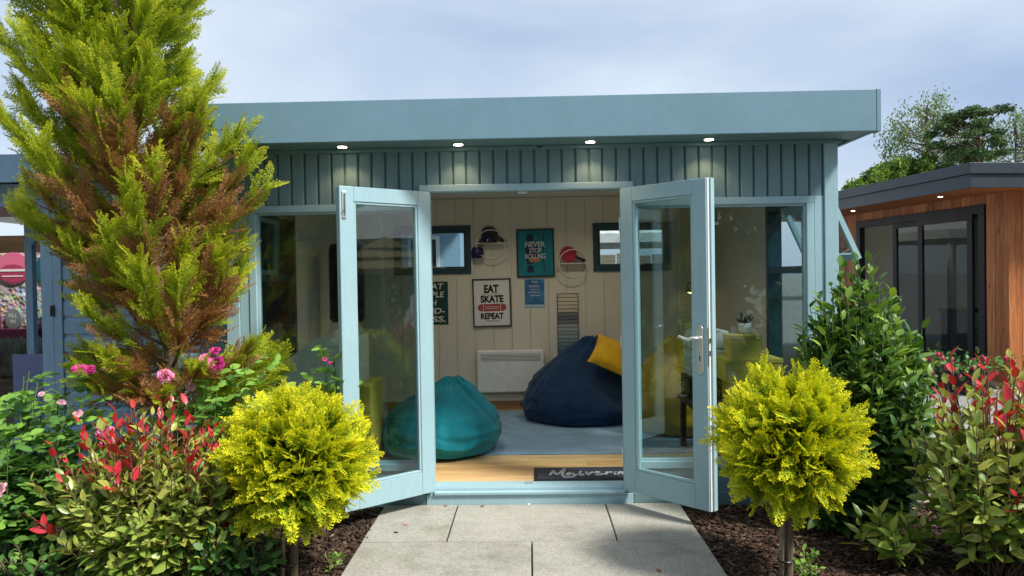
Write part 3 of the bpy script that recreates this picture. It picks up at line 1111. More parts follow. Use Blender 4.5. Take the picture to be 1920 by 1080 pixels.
# wall heater
ht = thing('wall_heater', 'white electric panel heater with slotted grille under the posters', 'heater', (-0.197, 2.699, 0.27))
MB().box(-0.328, 0.328, -0.085, -0.025, 0.012, 0.428).build('casing', 'heater_white', ht, bevel=0.014)
MB().box(-0.25, 0.25, -0.0245, -0.0005, 0.08, 0.34).build('bracket', 'heater_white', ht)
gr = MB().box(-0.29, 0.29, -0.0875, -0.0853, 0.325, 0.392).build('grille', 'slot_dark', ht)
for i in range(5):
    MB().box(-0.288, 0.288, -0.0905, -0.0876, 0.328 + i * 0.0135, 0.336 + i * 0.0135).build('slat', 'heater_white', gr)

# posters
def poster(name, label, x0, x1, z0, z1, frame_mat, back_mat, fw=0.014, rot=0.0):
    e = thing(name, label, 'poster', ((x0 + x1) / 2, 2.6995, (z0 + z1) / 2))
    e.rotation_euler = (0, rot, 0)
    hw, hh = (x1 - x0) / 2, (z1 - z0) / 2
    if frame_mat:
        frame4(-hw, hw, -hh, hh, fw, -0.022, -0.0005).build('frame', frame_mat, e, bevel=0.002)
        MB().box(-hw + fw + .0005, hw - fw - .0005, -0.012, -0.001, -hh + fw + .0005, hh - fw - .0005).build('print', back_mat, e)
        return e, hw, hh, -0.0126
    MB().box(-hw, hw, -0.006, -0.0005, -hh, hh).build('print', back_mat, e)
    return e, hw, hh, -0.0066
e, hw, hh, py = poster('framed_poster', 'black framed teal poster reading NEVER STOP ROLLING', -0.122, 0.249, 1.408, 1.882, 'frame_black', 'poster_teal', 0.013, math.radians(-0.6))
sk = MB()
def blob(cx, cz, rx, rz, n=20, y=0):
    return [(cx + rx * math.cos(2 * math.pi * i / n), cz + rz * math.sin(2 * math.pi * i / n)) for i in range(n)]
b = MB()
def flat(bm, poly, y):
    k = len(poly)
    bm.add([(a, y, c) for a, c in poly], [tuple(range(k))])
flat(b, blob(-0.052, 0.150, 0.034, 0.038), py)
flat(b, blob(-0.052, -0.155, 0.034, 0.040), py)
flat(b, [(-0.085, 0.185), (-0.020, 0.185), (-0.020, 0.130), (-0.085, 0.130)], py - .0001)
flat(b, [(-0.085, -0.19), (-0.020, -0.19), (-0.020, -0.13), (-0.085, -0.13)], py - .0001)
flat(b, [(-0.085, 0.095), (-0.10, 0.02), (-0.10, -0.06), (-0.08, -0.11), (0.01, -0.10), (0.035, -0.02), (0.03, 0.06), (0.0, 0.10)], py - .0002)
b.build('figure', 'poster_navy', e)
b = MB()
flat(b, [(0.080, 0.19), (0.090, 0.19), (0.085, 0.10), (0.075, 0.10)], py - .0002)
flat(b, [(0.075, 0.10), (0.085, 0.10), (0.083, -0.06), (0.075, -0.06)], py - .0003)
flat(b, [(0.075, -0.06), (0.083, -0.06), (0.088, -0.185), (0.078, -0.185)], py - .0002)
b.build('board_edge', 'poster_navy', e)
b = MB()
flat(b, [(-0.07, -0.055), (0.05, -0.05), (0.045, -0.075), (0.0, -0.095), (-0.06, -0.085)], py - .0006)
b.build('arm', 'skin_orange', e)
text_obj(e, 'NEVER', -0.098, 0.095, 0.060, 0.112, py - .0012, 'letter_white', 0.012)
text_obj(e, 'STOP', -0.060, 0.058, 0.002, 0.050, py - .0012, 'letter_white', 0.012)
text_obj(e, 'ROLLING', -0.100, 0.098, -0.056, -0.006, py - .0012, 'letter_white', 0.012)

e, hw, hh, py = poster('framed_poster', 'black framed white poster reading EAT SKATE REPEAT with red skateboard', -0.562, -0.185, 0.925, 1.400, 'frame_black', 'paper_white', 0.012, math.radians(-0.9))
text_obj(e, 'EAT', -0.075, 0.070, 0.095, 0.178, py, 'ink_black', 0.05)
text_obj(e, 'SLEEP IS FOR BEGINNERS', -0.10, 0.10, 0.081, 0.089, py, 'ink_black', 0.0)
text_obj(e, 'SKATE', -0.112, 0.116, 0.0, 0.074, py, 'ink_black', 0.05)
text_obj(e, 'REPEAT', -0.114, 0.112, -0.163, -0.100, py, 'ink_black', 0.05)
text_obj(e, 'ONE MORE RIDE', -0.066, 0.070, -0.186, -0.173, py, 'ink_black', 0.01)
b = MB()
pl = []
for i in range(16):
    a = math.pi / 2 + math.pi * i / 15
    pl.append((-0.100 + 0.042 * math.cos(a), -0.048 + 0.036 * math.sin(a)))
for i in range(16):
    a = -math.pi / 2 + math.pi * i / 15
    pl.append((0.100 + 0.042 * math.cos(a), -0.048 + 0.036 * math.sin(a)))
flat(b, pl, py)
b.build('skateboard_print', 'ink_red', e)
b = MB()
for zc in (-0.040, -0.056):
    flat(b, [(-0.07, zc - .0022), (0.07, zc - .0022), (0.07, zc + .0022), (-0.07, zc + .0022)], py - .0005)
for xc in (-0.085, 0.085):
    flat(b, [(xc - .004, -0.078), (xc + .004, -0.078), (xc + .002, -0.05), (xc + .004, -0.018), (xc - .004, -0.018), (xc - .002, -0.05)], py - .0004)
b.build('skateboard_detail', 'paper_white', e)

e, hw, hh, py = poster('canvas_poster', 'dark green poster with hand painted white words TREAT PEOPLE WITH KINDNESS', -1.150, -0.808, 0.955, 1.378, None, 'poster_green')
for i, s in enumerate(('TREAT', 'PEOPLE', 'WITH', 'KIND-', 'NESS.')):
    zt = 0.195 - i * 0.081
    text_obj(e, s, -0.145, {0: .13, 1: .135, 2: .06, 3: .14, 4: .145}[i], zt - 0.058, zt, py, 'letter_white', 0.02, 0.15)

e, hw, hh, py = poster('paper_notice', 'small laminated blue notice taped below the teal poster', -0.051, 0.150, 1.110, 1.392, None, 'notice_pale')
MB().box(-hw + .004, hw - .006, -0.0069, -0.0062, -hh + .028, hh - .006).build('printed_sheet', 'notice_blue', e)
py -= .0006
text_obj(e, 'Please', -0.03, 0.03, 0.105, 0.12, py, 'letter_white', 0.01)
text_obj(e, 'Children', -0.05, 0.045, 0.058, 0.078, py, 'letter_white', 0.01)
text_obj(e, 'must be', -0.035, 0.045, 0.030, 0.045, py, 'letter_white', 0.01)
text_obj(e, 'accompanied', -0.065, 0.06, 0.0, 0.016, py, 'letter_white', 0.01)
text_obj(e, 'at all times', -0.05, 0.055, -0.030, -0.014, py, 'letter_white', 0.01)

# round wire shelves with sports kit
def ring_shelf(label, cx, cz, r, bar):
    e = thing('wall_shelf', label, 'shelf', (cx, 2.6985, cz))
    for yo in (-0.004, -0.10):
        pts = [(r * math.cos(2 * math.pi * i / 40), yo, r * math.sin(2 * math.pi * i / 40)) for i in range(41)]
        MB().tube(pts, 0.005, 6).build('ring', 'wire_white', e, True)
    xx = math.sqrt(r * r - bar * bar)
    MB().box(-xx + .006, xx - .006, -0.104, -0.001, bar - .005, bar + .003).build('shelf_board', 'wire_white', e)
    return e
ring_shelf('round white wire shelf holding navy helmet and bat', -0.372, 1.735, 0.140, 0.012)
ring_shelf('round white wire shelf holding the red table tennis bat', 0.427, 1.533, 0.138, 0.005)
def bat(label, mat, loc, rot):
    e = thing('table_tennis_bat', label, 'bat', loc)
    e.rotation_euler = (0, rot, 0)
    MB().prism(blob(0, 0, 0.078, 0.083, 36), -0.006, 0.006, 'y').build('blade', mat, e, bevel=0.001)
    MB().prism([(-0.02, -0.075), (-0.014, -0.10), (-0.016, -0.175), (0.016, -0.175), (0.014, -0.10), (0.02, -0.075)], -0.010, 0.010, 'y').build('grip', 'frame_black', e, bevel=0.004)
    return e
bat('red table tennis bat with black grip on round shelf', 'bat_red', (0.385, 2.645, 1.625), math.radians(-68))
bat('dark table tennis bat leaning behind the navy helmet', 'bag_black', (-0.385, 2.672, 1.835), math.radians(-66))
hb = MB()
prof = [(0.075 * math.cos(t), 0.085 * math.sin(t)) for t in np.linspace(0, math.pi / 2 - .05, 12)]
hl = thing('helmet', 'shiny navy skate helmet standing on a round shelf', 'helmet', (-0.40, 2.635, 1.751))
MB().lathe(prof, (0, 0, 0), 32, lambda p: Vector((p.x * 1.1, p.y * 0.72, p.z))).build('shell', 'helmet_navy', hl, True)
MB().tube([(0.084 * math.cos(a), 0.055 * math.sin(a), 0.006) for a in np.linspace(0, 2 * math.pi, 30)], 0.005, 6).build('rim', 'frame_black', hl, True)
gv = thing('knee_pad', 'dark purple knee pad hung on the rim of round shelf', 'knee pad', (-0.505, 2.62, 1.655))
MB().lathe([(0.02, -0.055), (0.05, -0.045), (0.066, 0.0), (0.052, 0.045), (0.02, 0.056)], (0, 0, 0), 24, lambda p: Vector((p.x, p.y * 0.6, p.z + 0.01 * noise.noise(p * 40)))).build('shell', 'glove_purple', gv, True)
MB().tube([(0.02, 0.0, 0.05), (0.06, 0.0, 0.075), (0.045, 0.02, 0.10), (0.02, 0.03, 0.08)], 0.006, 6).build('strap', 'bag_black', gv)

# paint sample ladder
sw = thing('colour_sample_board', 'upright strip of painted timber colour samples beside the heater', 'sample board', (0.373, 2.699, 0.43))
box('backing', 'dark_wood', sw, -0.105, 0.105, -0.012, -0.0005, 0, 0.812)
cols = [(.58, .53, .40), (.62, .57, .43), (.64, .56, .42), (.60, .52, .38), (.50, .46, .36), (.17, .18, .20), (.13, .14, .17), (.16, .17, .19), (.30, .36, .35), (.34, .41, .38),
        (.26, .34, .33), (.30, .38, .37), (.22, .30, .29), (.16, .27, .28), (.12, .22, .24), (.08, .16, .19), (.06, .12, .15), (.05, .09, .12), (.10, .10, .10), (.2, .2, .2), (.3, .28, .26), (.4, .36, .30)]
for i, c in enumerate(cols):
    plain('sample_%d' % i, c, 0.6)
    z = 0.808 - (i + 1) * 0.0366
    MB().box(-0.098, 0.098, -0.030, -0.0125, z + .0025, z + .0341).build('slat', 'sample_%d' % i, sw, bevel=0.003)

# left corner: punch bag, white bin on yellow chest
pbx, pby = -1.545, 1.62
pb = thing('punch_bag', 'dark free standing punch bag behind the left window', 'punch bag', (pbx, pby, RT - .0075))
MB().lathe([(0.05, 0.0), (0.25, 0.0), (0.27, 0.03), (0.25, 0.16), (0.10, 0.22), (0.05, 0.24)], (0, 0, 0), 28).build('base', 'bag_black', pb, True)
MB().tube([(0, 0, 0.24), (0, 0, 0.94)], 0.018, 10).build('stem', 'chrome', pb)
MB().lathe([(0.05, 0.94), (0.13, 0.945), (0.145, 0.97), (0.145, 1.55), (0.13, 1.60), (0.05, 1.61)], (0, 0, 0), 28).build('bag', 'bag_black', pb, True)
chx = MB().box(-1.76, -1.10, 0.42, 0.86, FZ, 0.685).build('chest', 'olive_card', None, bevel=0.006)
tag(chx, 'mustard storage chest under the white sloped bin', 'chest')
bn = thing('storage_bin', 'white storage bin with a sloped side on the mustard chest', 'storage bin', (-1.44, 0.64, 0.6855))
MB().prism([(-0.285, 0.0), (0.25, 0.0), (0.25, 0.335), (-0.03, 0.325), (-0.285, 0.155)], -0.17, -0.155, 'y').build('side_panel', 'white_paint', bn)
MB().prism([(-0.285, 0.0), (0.25, 0.0), (0.25, 0.335), (-0.03, 0.325), (-0.285, 0.155)], 0.155, 0.17, 'y').build('side_panel', 'white_paint', bn)
MB().box(-0.285, -0.27, -0.1545, 0.1545, 0.0, 0.15).build('front_panel', 'white_paint', bn)
MB().box(0.235, 0.25, -0.1545, 0.1545, 0.0, 0.33).build('back_panel', 'white_paint', bn)
MB().box(-0.2695, 0.2345, -0.1545, 0.1545, 0.0, 0.012).build('base_panel', 'white_paint', bn)

# right corner: table, boxes, cooler, plant, lamp
tb = thing('low_table', 'dark wooden low table carrying the mustard card boxes', 'table', (1.44, 0.66, FZ))
MB().box(-0.34, 0.34, -0.36, 0.36, 0.37, 0.40).build('table_top', 'dark_wood', tb, bevel=0.004)
for sx in (-0.30, 0.30):
    for sy in (-0.32, 0.32):
        MB().box(sx - .02, sx + .02, sy - .02, sy + .02, 0, 0.3695).build('leg', 'dark_wood', tb)
TZ = FZ + 0.4005
def lid_box(label, cx, cy, z, w, d, h_):
    e = thing('storage_box', label, 'box', (cx, cy, z), 0.0, 'mustard card boxes stacked on the low table')
    MB().box(-w / 2 + .004, w / 2 - .004, -d / 2 + .004, d / 2 - .004, 0, h_ - .030).build('body', 'olive_card', e, bevel=0.002)
    MB().box(-w / 2, w / 2, -d / 2, d / 2, h_ - .0295, h_).build('lid', 'olive_card', e, bevel=0.003)
    return z + h_ + .0005
zt = lid_box('small flat mustard card box at the bottom of its stack', 1.50, 0.56, TZ, 0.30, 0.24, 0.160)
zt = lid_box('wide mustard card box in the middle of its stack', 1.515, 0.58, zt, 0.395, 0.27, 0.155)
zt = lid_box('small mustard card box with the succulent pot on top', 1.470, 0.57, zt, 0.215, 0.21, 0.160)
pt = thing('succulent_pot', 'spiky dark succulent in a white pot on boxes', 'potted plant', (1.50, 0.61, zt))
MB().lathe([(0.035, 0), (0.044, 0.02), (0.046, 0.075), (0.040, 0.075), (0.038, 0.06)], (0, 0, 0), 20).build('pot', 'terracotta_white', pt, True)
b = MB()
for i in range(18):
    a = i * 2.4
    l = 0.05 + 0.03 * (i % 3) / 2
    ti = 0.25 + 0.05 * (17 - i)
    d_ = Vector((math.cos(a) * math.sin(ti), math.sin(a) * math.sin(ti), math.cos(ti)))
    b.tube([Vector((0, 0, 0.06)), Vector((0, 0, 0.06)) + d_ * l * .6, Vector((0, 0, 0.062)) + d_ * l * 1.25], [.009, .008, .001], 5)
b.build('rosette', 'plant_dark', pt)
cr = MB().box(1.13, 1.40, 0.72, 1.0, TZ, TZ + 0.155).build('crate', 'dark_wood', None, bevel=0.004)
tag(cr, 'dark wooden crate supporting the white cool box', 'crate')
cl = thing('cool_box', 'white retro cool box with rounded lid behind boxes', 'cool box', (1.30, 0.87, TZ + 0.1555))
MB().box(-0.15, 0.15, -0.13, 0.13, 0, 0.20).build('body', 'cooler_white', cl, bevel=0.012)
MB().prism([(-0.155, 0.205), (0.155, 0.205), (0.155, 0.25), (0.12, 0.33), (0.0, 0.35), (-0.12, 0.33), (-0.155, 0.25)], -0.135, 0.135, 'y').build('lid', 'cooler_white', cl, bevel=0.008)
lm = thing('wall_lamp', 'small lit yellow lamp on a bracket behind right window', 'lamp', (1.545, 2.6985, 1.31))
MB().tube([(0, -0.001, 0), (0, -0.10, 0.02), (0, -0.16, 0.0)], 0.008, 8).build('arm', 'brass', lm)
MB().lathe([(0.02, 0.05), (0.055, -0.05), (0.050, -0.05), (0.016, 0.045)], (0, -0.17, -0.02), 20).build('shade', 'brass', lm, True)
MB().lathe([(0.005, -0.03), (0.03, -0.02), (0.034, 0.0), (0.02, 0.02), (0.005, 0.025)], (0, -0.17, -0.055), 16).build('bulb', 'lamp_yellow', lm, True)

# ------------------------------------------------------------------ left neighbour: blue shed
shed = thing('summer_house', 'blue shiplap summer house with arched doors beside the conifer', 'shed', (-3.1, 0.16, 0))
sx = lambda x: x + 3.1
SY = 0.0
bd = MB().prism([(0.004, 0.0), (-0.004, 0.012), (-0.004, 0.088), (0.006, 0.103), (0.006, 0.1165), (0.022, 0.1165), (0.022, 0.0)], sx(-3.045), sx(-2.14), 'x').mesh('board')
bd.materials.append(MATS['shed_blue'])
for i in range(17):
    o = bpy.data.objects.new('board', bd)
    link_obj(o, shed)
    o.location = (0, rr.uniform(-.001, .001), 0.02 + i * 0.1178)
MB().box(sx(-3.10), sx(-2.10), 0.0225, 0.06, 0.0, 2.10).build('wall', 'shed_blue', shed)
MB().box(sx(-2.138), sx(-2.085), -0.012, 0.06, 0, 2.06).build('corner_post', 'shed_blue', shed, bevel=0.003)
MB().box(sx(-3.105), sx(-3.048), -0.014, 0.05, 0, 2.025).build('corner_post', 'shed_blue', shed, bevel=0.003)
MB().box(sx(-4.6), sx(-2.085), -0.016, 0.05, 2.0265, 2.07).build('head_rail', 'shed_blue', shed, bevel=0.003)
# gently arched fascia
pts = []
for i in range(25):
    x_ = -7.6 + 5.52 * i / 24
    pts.append((sx(x_), 2.235 - 0.004 * (x_ + 3.9) ** 2))
poly = pts + [(sx(-2.08), 2.06), (sx(-7.6), 2.06)]
MB().prism([(p, q) for p, q in poly][::-1], -0.18, -0.155, 'y').build('fascia', 'shed_blue', shed)
rf = MB().box(sx(-7.55), sx(-2.09), -0.154, 2.3, 2.075, 2.19).build('roof', 'anthracite', shed)
MB().box(sx(-7.5), sx(-7.42), 0.0, 2.2, 0, 2.07).build('wall', 'shed_blue', shed)
MB().box(sx(-2.16), sx(-2.10), 0.0605, 2.2, 0, 2.07).build('wall', 'shed_blue', shed)
# front door leaf with arched light, hinged on the post
dl = bpy.data.objects.new('door', None)
link_obj(dl, shed)
MB().box(sx(-3.187), sx(-3.108), -0.010, 0.035, 0.05, 1.965).build('stile', 'shed_blue', dl, bevel=0.004)
MB().box(sx(-3.95), sx(-3.87), -0.010, 0.035, 0.05, 1.965).build('stile', 'shed_blue', dl, bevel=0.004)
arch = [(sx(-3.8695), 1.965), (sx(-3.1875), 1.965), (sx(-3.1875), 1.865)]
for i in range(17):
    t = i / 16
    arch.append((sx(-3.19 - 0.676 * t), 1.865 + 0.065 * math.sin(math.pi * t) ** 0.7))
arch.append((sx(-3.8695), 1.865))
MB().prism(arch, -0.009, 0.034, 'y').build('arched_rail', 'shed_blue', dl)
MB().box(sx(-3.8695), sx(-3.1875), -0.009, 0.034, 0.05, 0.45).build('rail', 'shed_blue', dl)
for hz in (0.35, 1.24, 1.80):
    MB().box(sx(-3.122), sx(-3.094), -0.024, -0.0145, hz - .035, hz + .035).build('hinge', 'frame_black', dl, bevel=0.002)
MB().box(sx(-4.6), sx(-3.106), -0.006, 0.05, 1.968, 2.0255).build('lintel', 'shed_blue', shed)
# second leaf, folded open at the rear
d2 = bpy.data.objects.new('door', None)
link_obj(d2, shed)
d2.location = (sx(-3.60), 0.55, 0)
d2.rotation_euler = (0, 0, math.radians(-14))
MB().box(-0.075, -0.008, -0.02, 0.02, 0.04, 1.92).build('stile', 'shed_blue', d2, bevel=0.004)
MB().box(0.40, 0.46, -0.02, 0.02, 0.04, 1.92).build('stile', 'shed_blue', d2, bevel=0.004)
ar2 = [(-0.0075, 1.92), (-0.0075, 1.68)] + [(-0.0075 + 0.407 * i / 12, 1.70 + 0.10 * math.sin(math.pi * i / 12) ** 0.7) for i in range(13)] + [(0.3995, 1.68), (0.3995, 1.92)]
MB().prism(ar2, -0.019, 0.019, 'y').build('arched_rail', 'shed_blue', d2)
MB().box(-0.20, 0.3995, -0.030, -0.021, 0.10, 0.905).build('panel', 'lavender_blue', d2, bevel=0.003)
MB().box(0.0, 0.3995, -0.0205, 0.019, 0.04, 0.905).build('rail', 'shed_blue', d2)
box('floor', 'dark_wood', shed, sx(-7.4), sx(-2.17), 0.061, 2.2, 0.0, 0.045)

# display seen through the shed
def lump(name, label, cat, mat, loc, r, seed, flat_=0.5):
    o = MB().lathe([(r * 0.6, 0), (r, 0.1 * r), (r * 1.02, 0.5 * r * flat_ * 2), (r * .8, 0.9 * r * flat_ * 2), (r * .2, r * flat_ * 2)], (0, 0, 0), 20, lambda p: p + Vector((1, 1, 0.6)) * (0.08 * r * noise.noise(p * (3 / r) + Vector((seed, 0, 0))))).build(name, mat, None, True)
    o.location = loc
    return tag(o, label, cat)
ds = thing('display_board', 'white chippings display board with round pink and teal signs behind shed', 'display board', (-5.3, 3.02, 0))
MB().box(-0.75, 0.75, 0.0, 0.05, 0.0, 1.75).build('backing', 'white_chippings', ds)
def disc(parent, name, mat, x, z, rx, rz, y0, y1):
    return MB().prism(blob(x, z, rx, rz, 32), y0, y1, 'y').build(name, mat, parent)
disc(ds, 'sign', 'pink_sign', -0.09, 1.59, 0.185, 0.165, -0.022, -0.0005)
disc(ds, 'sign_lower', 'crimson', -0.09, 1.535, 0.15, 0.095, -0.027, -0.0225)
MB().box(-0.22, 0.04, -0.031, -0.0275, 1.555, 1.580).build('sign_band', 'letter_white', ds)
MB().box(-0.20, 0.02, -0.031, -0.0275, 1.500, 1.512).build('sign_band', 'letter_white', ds)
disc(ds, 'sign', 'teal_sign', 0.34, 1.575, 0.19, 0.19, -0.022, -0.0005)
MB().box(0.24, 0.44, -0.026, -0.0225, 1.60, 1.635).build('sign_band', 'letter_white', ds)
MB().box(0.25, 0.43, -0.026, -0.0225, 1.55, 1.57).build('sign_band', 'letter_white', ds)
disc(ds, 'price_disc', 'grey_sign', -0.10, 1.06, 0.085, 0.11, -0.022, -0.0005)
text_obj(ds, 'FILL', -0.145, -0.055, 1.075, 1.115, -0.0225, 'letter_white', 0.02)
text_obj(ds, 'IN', -0.13, -0.075, 1.015, 1.055, -0.0225, 'letter_white', 0.02)
for lab, mt, x_, z_ in (('red printed gravel bag on the stacked sleepers', 'crimson', -5.60, 0.86), ('blue printed gravel bag on the stacked sleepers', 'blue_bag', -4.93, 0.86)):
    e = thing('gravel_bag', lab, 'bag', (x_, 2.93, z_))
    MB().box(-0.10, 0.10, -0.05, 0.05, 0, 0.36).build('sack', mt, e, bevel=0.03)
    MB().box(-0.07, 0.07, -0.0535, -0.0505, 0.16, 0.22).build('printed_band', 'letter_white', e)
e = MB().box(-5.50, -5.08, 2.88, 2.98, 0.86, 0.96).build('sample_tray', 'crimson', None, bevel=0.01)
tag(e, 'low crimson tray of stone samples below the pink sign', 'tray')
for i, (z0, z1, x0, x1) in enumerate(((0.0, 0.20, -6.0, -4.5), (0.205, 0.40, -6.0, -4.55), (0.405, 0.62, -6.0, -4.6), (0.625, 0.855, -6.0, -4.5))):
    o = MB().box(x0, x1, 2.75 if i < 3 else 2.8, 3.0, z0 - .05 if i == 0 else z0, z1).build('sleeper', 'sleeper', None, bevel=0.015)
    tag(o, ['lowest weathered timber sleeper under the display board', 'second weathered timber sleeper up under the display board', 'third weathered timber sleeper up under the display board', 'top weathered timber sleeper carrying the gravel bags'][i], 'sleeper', 'stacked sleepers behind the blue shed')
for i, (z0, z1) in enumerate(((-0.05, 0.34), (0.345, 0.55), (0.555, 0.74))):
    o = MB().box(-5.6, -4.45 + .02 * i, 2.0 + .1 * i, 2.22 + .1 * i, z0, z1).build('sleeper', 'sleeper', None, bevel=0.015)
    tag(o, ['bottom timber sleeper of the lavender bed behind shed', 'middle timber sleeper of the lavender bed behind shed', 'upper timber sleeper of the lavender bed behind shed'][i], 'sleeper', 'lavender bed sleepers behind the blue shed')
cr = MB().box(-5.8, -4.9, 3.3, 3.8, 1.6, 1.95).build('market_stall', 'dark_wood', None)
tag(cr, 'dark wooden stall with a blue rail far behind display board', 'stall')
MB().box(-5.8, -4.9, 3.35, 3.8, 0, 1.595).build('counter', 'dark_wood', cr)
MB().box(-5.75, -4.95, 3.27, 3.299, 1.70, 1.76).build('rail', 'blue_crate', cr)
cn = MB().prism([(-7.0, 2.25), (-4.0, 2.25), (-4.3, 2.7), (-6.5, 2.75)], 4.2, 6.0, 'y').build('canopy', 'parasol_white', None)
tag(cn, 'white fabric canopy roof beyond the blue shed', 'canopy')
for x_ in (-6.9, -4.1):
    MB().box(x_ - .04, x_ + .04, 4.3, 4.38, -.05, 2.2495).build('post', 'frame_black', cn)

# ------------------------------------------------------------------ right neighbour: larch cabin
ca = math.radians(-7.3)
cab = thing('larch_cabin', 'larch clad cabin with anthracite flat roof and black sliding doors', 'cabin', (5.83, 4.53, 0))
cab.rotation_euler = (0, 0, -ca)
# local: wall face with doors is plane x=0 running along +y, front gable along +x at y=0
def lboards(y0, y1, z0, z1, n):
    w = (y1 - y0) / n
    me = MB().box(-0.012, 0.012, 0.003, w - 0.003, z0, z1).mesh('board')
    me.materials.append(MATS['larch'])
    for i in range(n):
        o = bpy.data.objects.new('board', me)
        link_obj(o, cab)
        o.location = (rr.uniform(-.002, .002), y0 + i * w, 0)
lboards(0.06, 0.36, 0.02, 2.36, 4)
lboards(3.24, 4.6, 0.02, 2.36, 15)
lboards(0.36, 3.24, 2.24, 2.36, 32)
me = MB().box(0.003, 0.097, -0.012, 0.012, 0.02, 2.36).mesh('board')
me.materials.append(MATS['larch'])
for i in range(16):
    o = bpy.data.objects.new('board', me)
    link_obj(o, cab)
    o.location = (0.06 + i * 0.1, rr.uniform(-.002, .002), 0)
MB().box(-0.022, 0.058, -0.022, 0.058, 0, 2.36).build('corner_post', 'larch', cab, bevel=0.004)
MB().box(0.013, 0.09, 0.06, 0.355, 0, 2.36).box(0.013, 0.09, 3.245, 4.6, 0, 2.36).box(0.013, 0.09, 0.355, 3.245, 2.25, 2.36).box(0.091, 1.7, 0.014, 0.08, 0, 2.36).build('wall', 'white_paint', cab)
# far wall with window band
MB().box(3.4, 3.46, 0.08, 1.3, 0, 2.36).box(3.4, 3.46, 3.2, 4.6, 0, 2.36).box(3.4, 3.46, 1.3, 3.2, 2.1, 2.36).box(3.4, 3.46, 1.3, 3.2, 0, 0.3).build('wall', 'white_paint', cab)
fwn = frame_yz(1.302, 3.198, 0.302, 2.098, 0.06, 3.38, 3.44).box(3.38, 3.44, 2.2, 2.26, 0.362, 2.038).box(3.38, 3.44, 1.362, 2.2, 1.70, 1.76).build('window', 'black_metal', cab)
MB().box(3.405, 3.412, 1.362, 3.14, 0.362, 2.038).build('pane', 'glass', fwn)
MB().box(0.0, 3.46, 4.605, 4.66, 0, 2.36).build('wall', 'white_paint', cab)
box('floor', 'oak_floor', cab, 0.0, 3.4, 0.081, 4.6, -0.05, 0.05)
# roof and two-tier fascia
MB().box(-0.90, 3.7, -0.53, 4.9, 2.375, 2.60).build('roof', 'anthracite', cab)
MB().box(-0.928, -0.9005, -0.53, 4.9, 2.335, 2.490).build('fascia', 'anthracite', cab, bevel=0.003)
MB().box(-0.955, -0.9015, -0.555, 2.2, 2.492, 2.615).build('capping', 'anthracite', cab, bevel=0.003)
MB().box(-0.955, -0.9015, 2.206, 4.9, 2.492, 2.615).build('capping', 'anthracite', cab, bevel=0.003)
MB().box(-0.9295, 3.7, -0.560, -0.5315, 2.335, 2.490).build('fascia', 'anthracite', cab, bevel=0.003)
MB().box(-0.9555, 3.7, -0.585, -0.5555, 2.492, 2.615).build('capping', 'anthracite', cab, bevel=0.003)
MB().box(-0.90, -0.013, -0.53, 4.9, 2.362, 2.3745).box(-0.0125, 3.4, -0.53, -0.013, 2.362, 2.3745).build('soffit', 'larch', cab)
for y_ in (0.6, 2.6, 4.0):
    d_ = MB().lathe([(0.03, 0), (0.045, 0), (0.045, 0.006), (0.03, 0.004)], (-0.45, y_, 2.355), 20).build('downlight', 'chrome', cab, True)
    MB().lathe([(0.028, 0), (0.028, 0.003)], (-0.45, y_, 2.3535), 16).build('lens', 'lamp_white', d_)
# sliding doors
dr = bpy.data.objects.new('sliding_door', None)
link_obj(dr, cab)
frame_yz(0.37, 3.23, 0.02, 2.235, 0.11, -0.03, 0.06).build('frame', 'black_metal', dr, bevel=0.003)
for a, b, xo in ((0.482, 0.66, 0.02), (0.58, 1.66, -0.015), (1.60, 2.30, 0.02)):
    frame_yz(a, b, 0.106, 2.149, 0.095 if b - a > .3 else 0.03, xo - .018, xo + .018).build('sash', 'black_metal', dr)
    MB().box(xo - .003, xo + .003, a + .03, b - .03, 0.15, 2.12).build('pane', 'glass_tint', dr)
# furniture inside the cabin
dk = thing('desk', 'dark desk inside the larch cabin', 'desk', (6.95, 6.9, 0.05))
box('desk_top', 'dark_wood', dk, -0.5, 0.5, -0.35, 0.35, 0.72, 0.76)
for x_ in (-0.46, 0.42):
    box('side_panel', 'black_metal', dk, x_, x_ + .04, -0.33, 0.33, 0, 0.7195)
mr = MB().prism(blob(0, 0, 0.30, 0.36, 32), -0.02, 0.0, 'y').build('mirror', 'bag_black')
mr.location = (6.55, 4.735, 1.5)
mr.rotation_euler = (0, 0, -ca + math.pi)
tag(mr, 'round dark mirror on the cabin inner wall', 'mirror')

pm = thing('potted_palm', 'arching green palm inside the larch cabin doors', 'potted plant', (6.75, 6.0, 0.05))
MB().lathe([(0.12, 0), (0.16, 0.02), (0.18, 0.32), (0.16, 0.32), (0.15, 0.28)], (0, 0, 0), 20).build('pot', 'black_metal', pm, True)
r_ = np.random.default_rng(6)
b = MB()
for i in range(34):
    a, el, L_ = i * 2.4, r_.uniform(.5, 1.35), r_.uniform(.6, 1.05)
    pts = []
    for k in range(6):
        u = k / 5
        pts.append((math.cos(a) * L_ * u * math.cos(el), math.sin(a) * L_ * u * math.cos(el), .3 + L_ * 1.15 * u * math.sin(el) - .45 * u * u * L_))
    w_ = [.004, .02, .028, .026, .016, .002]
    vs, fs = [], []
    for k, p in enumerate(pts):
        vs += [(p[0] - math.sin(a) * w_[k], p[1] + math.cos(a) * w_[k], p[2]), (p[0] + math.sin(a) * w_[k], p[1] - math.cos(a) * w_[k], p[2])]
    for k in range(5):
        fs.append((2 * k, 2 * k + 1, 2 * k + 3, 2 * k + 2))
    b.add(vs, fs)
b.build('frond', 'palm', pm, True)

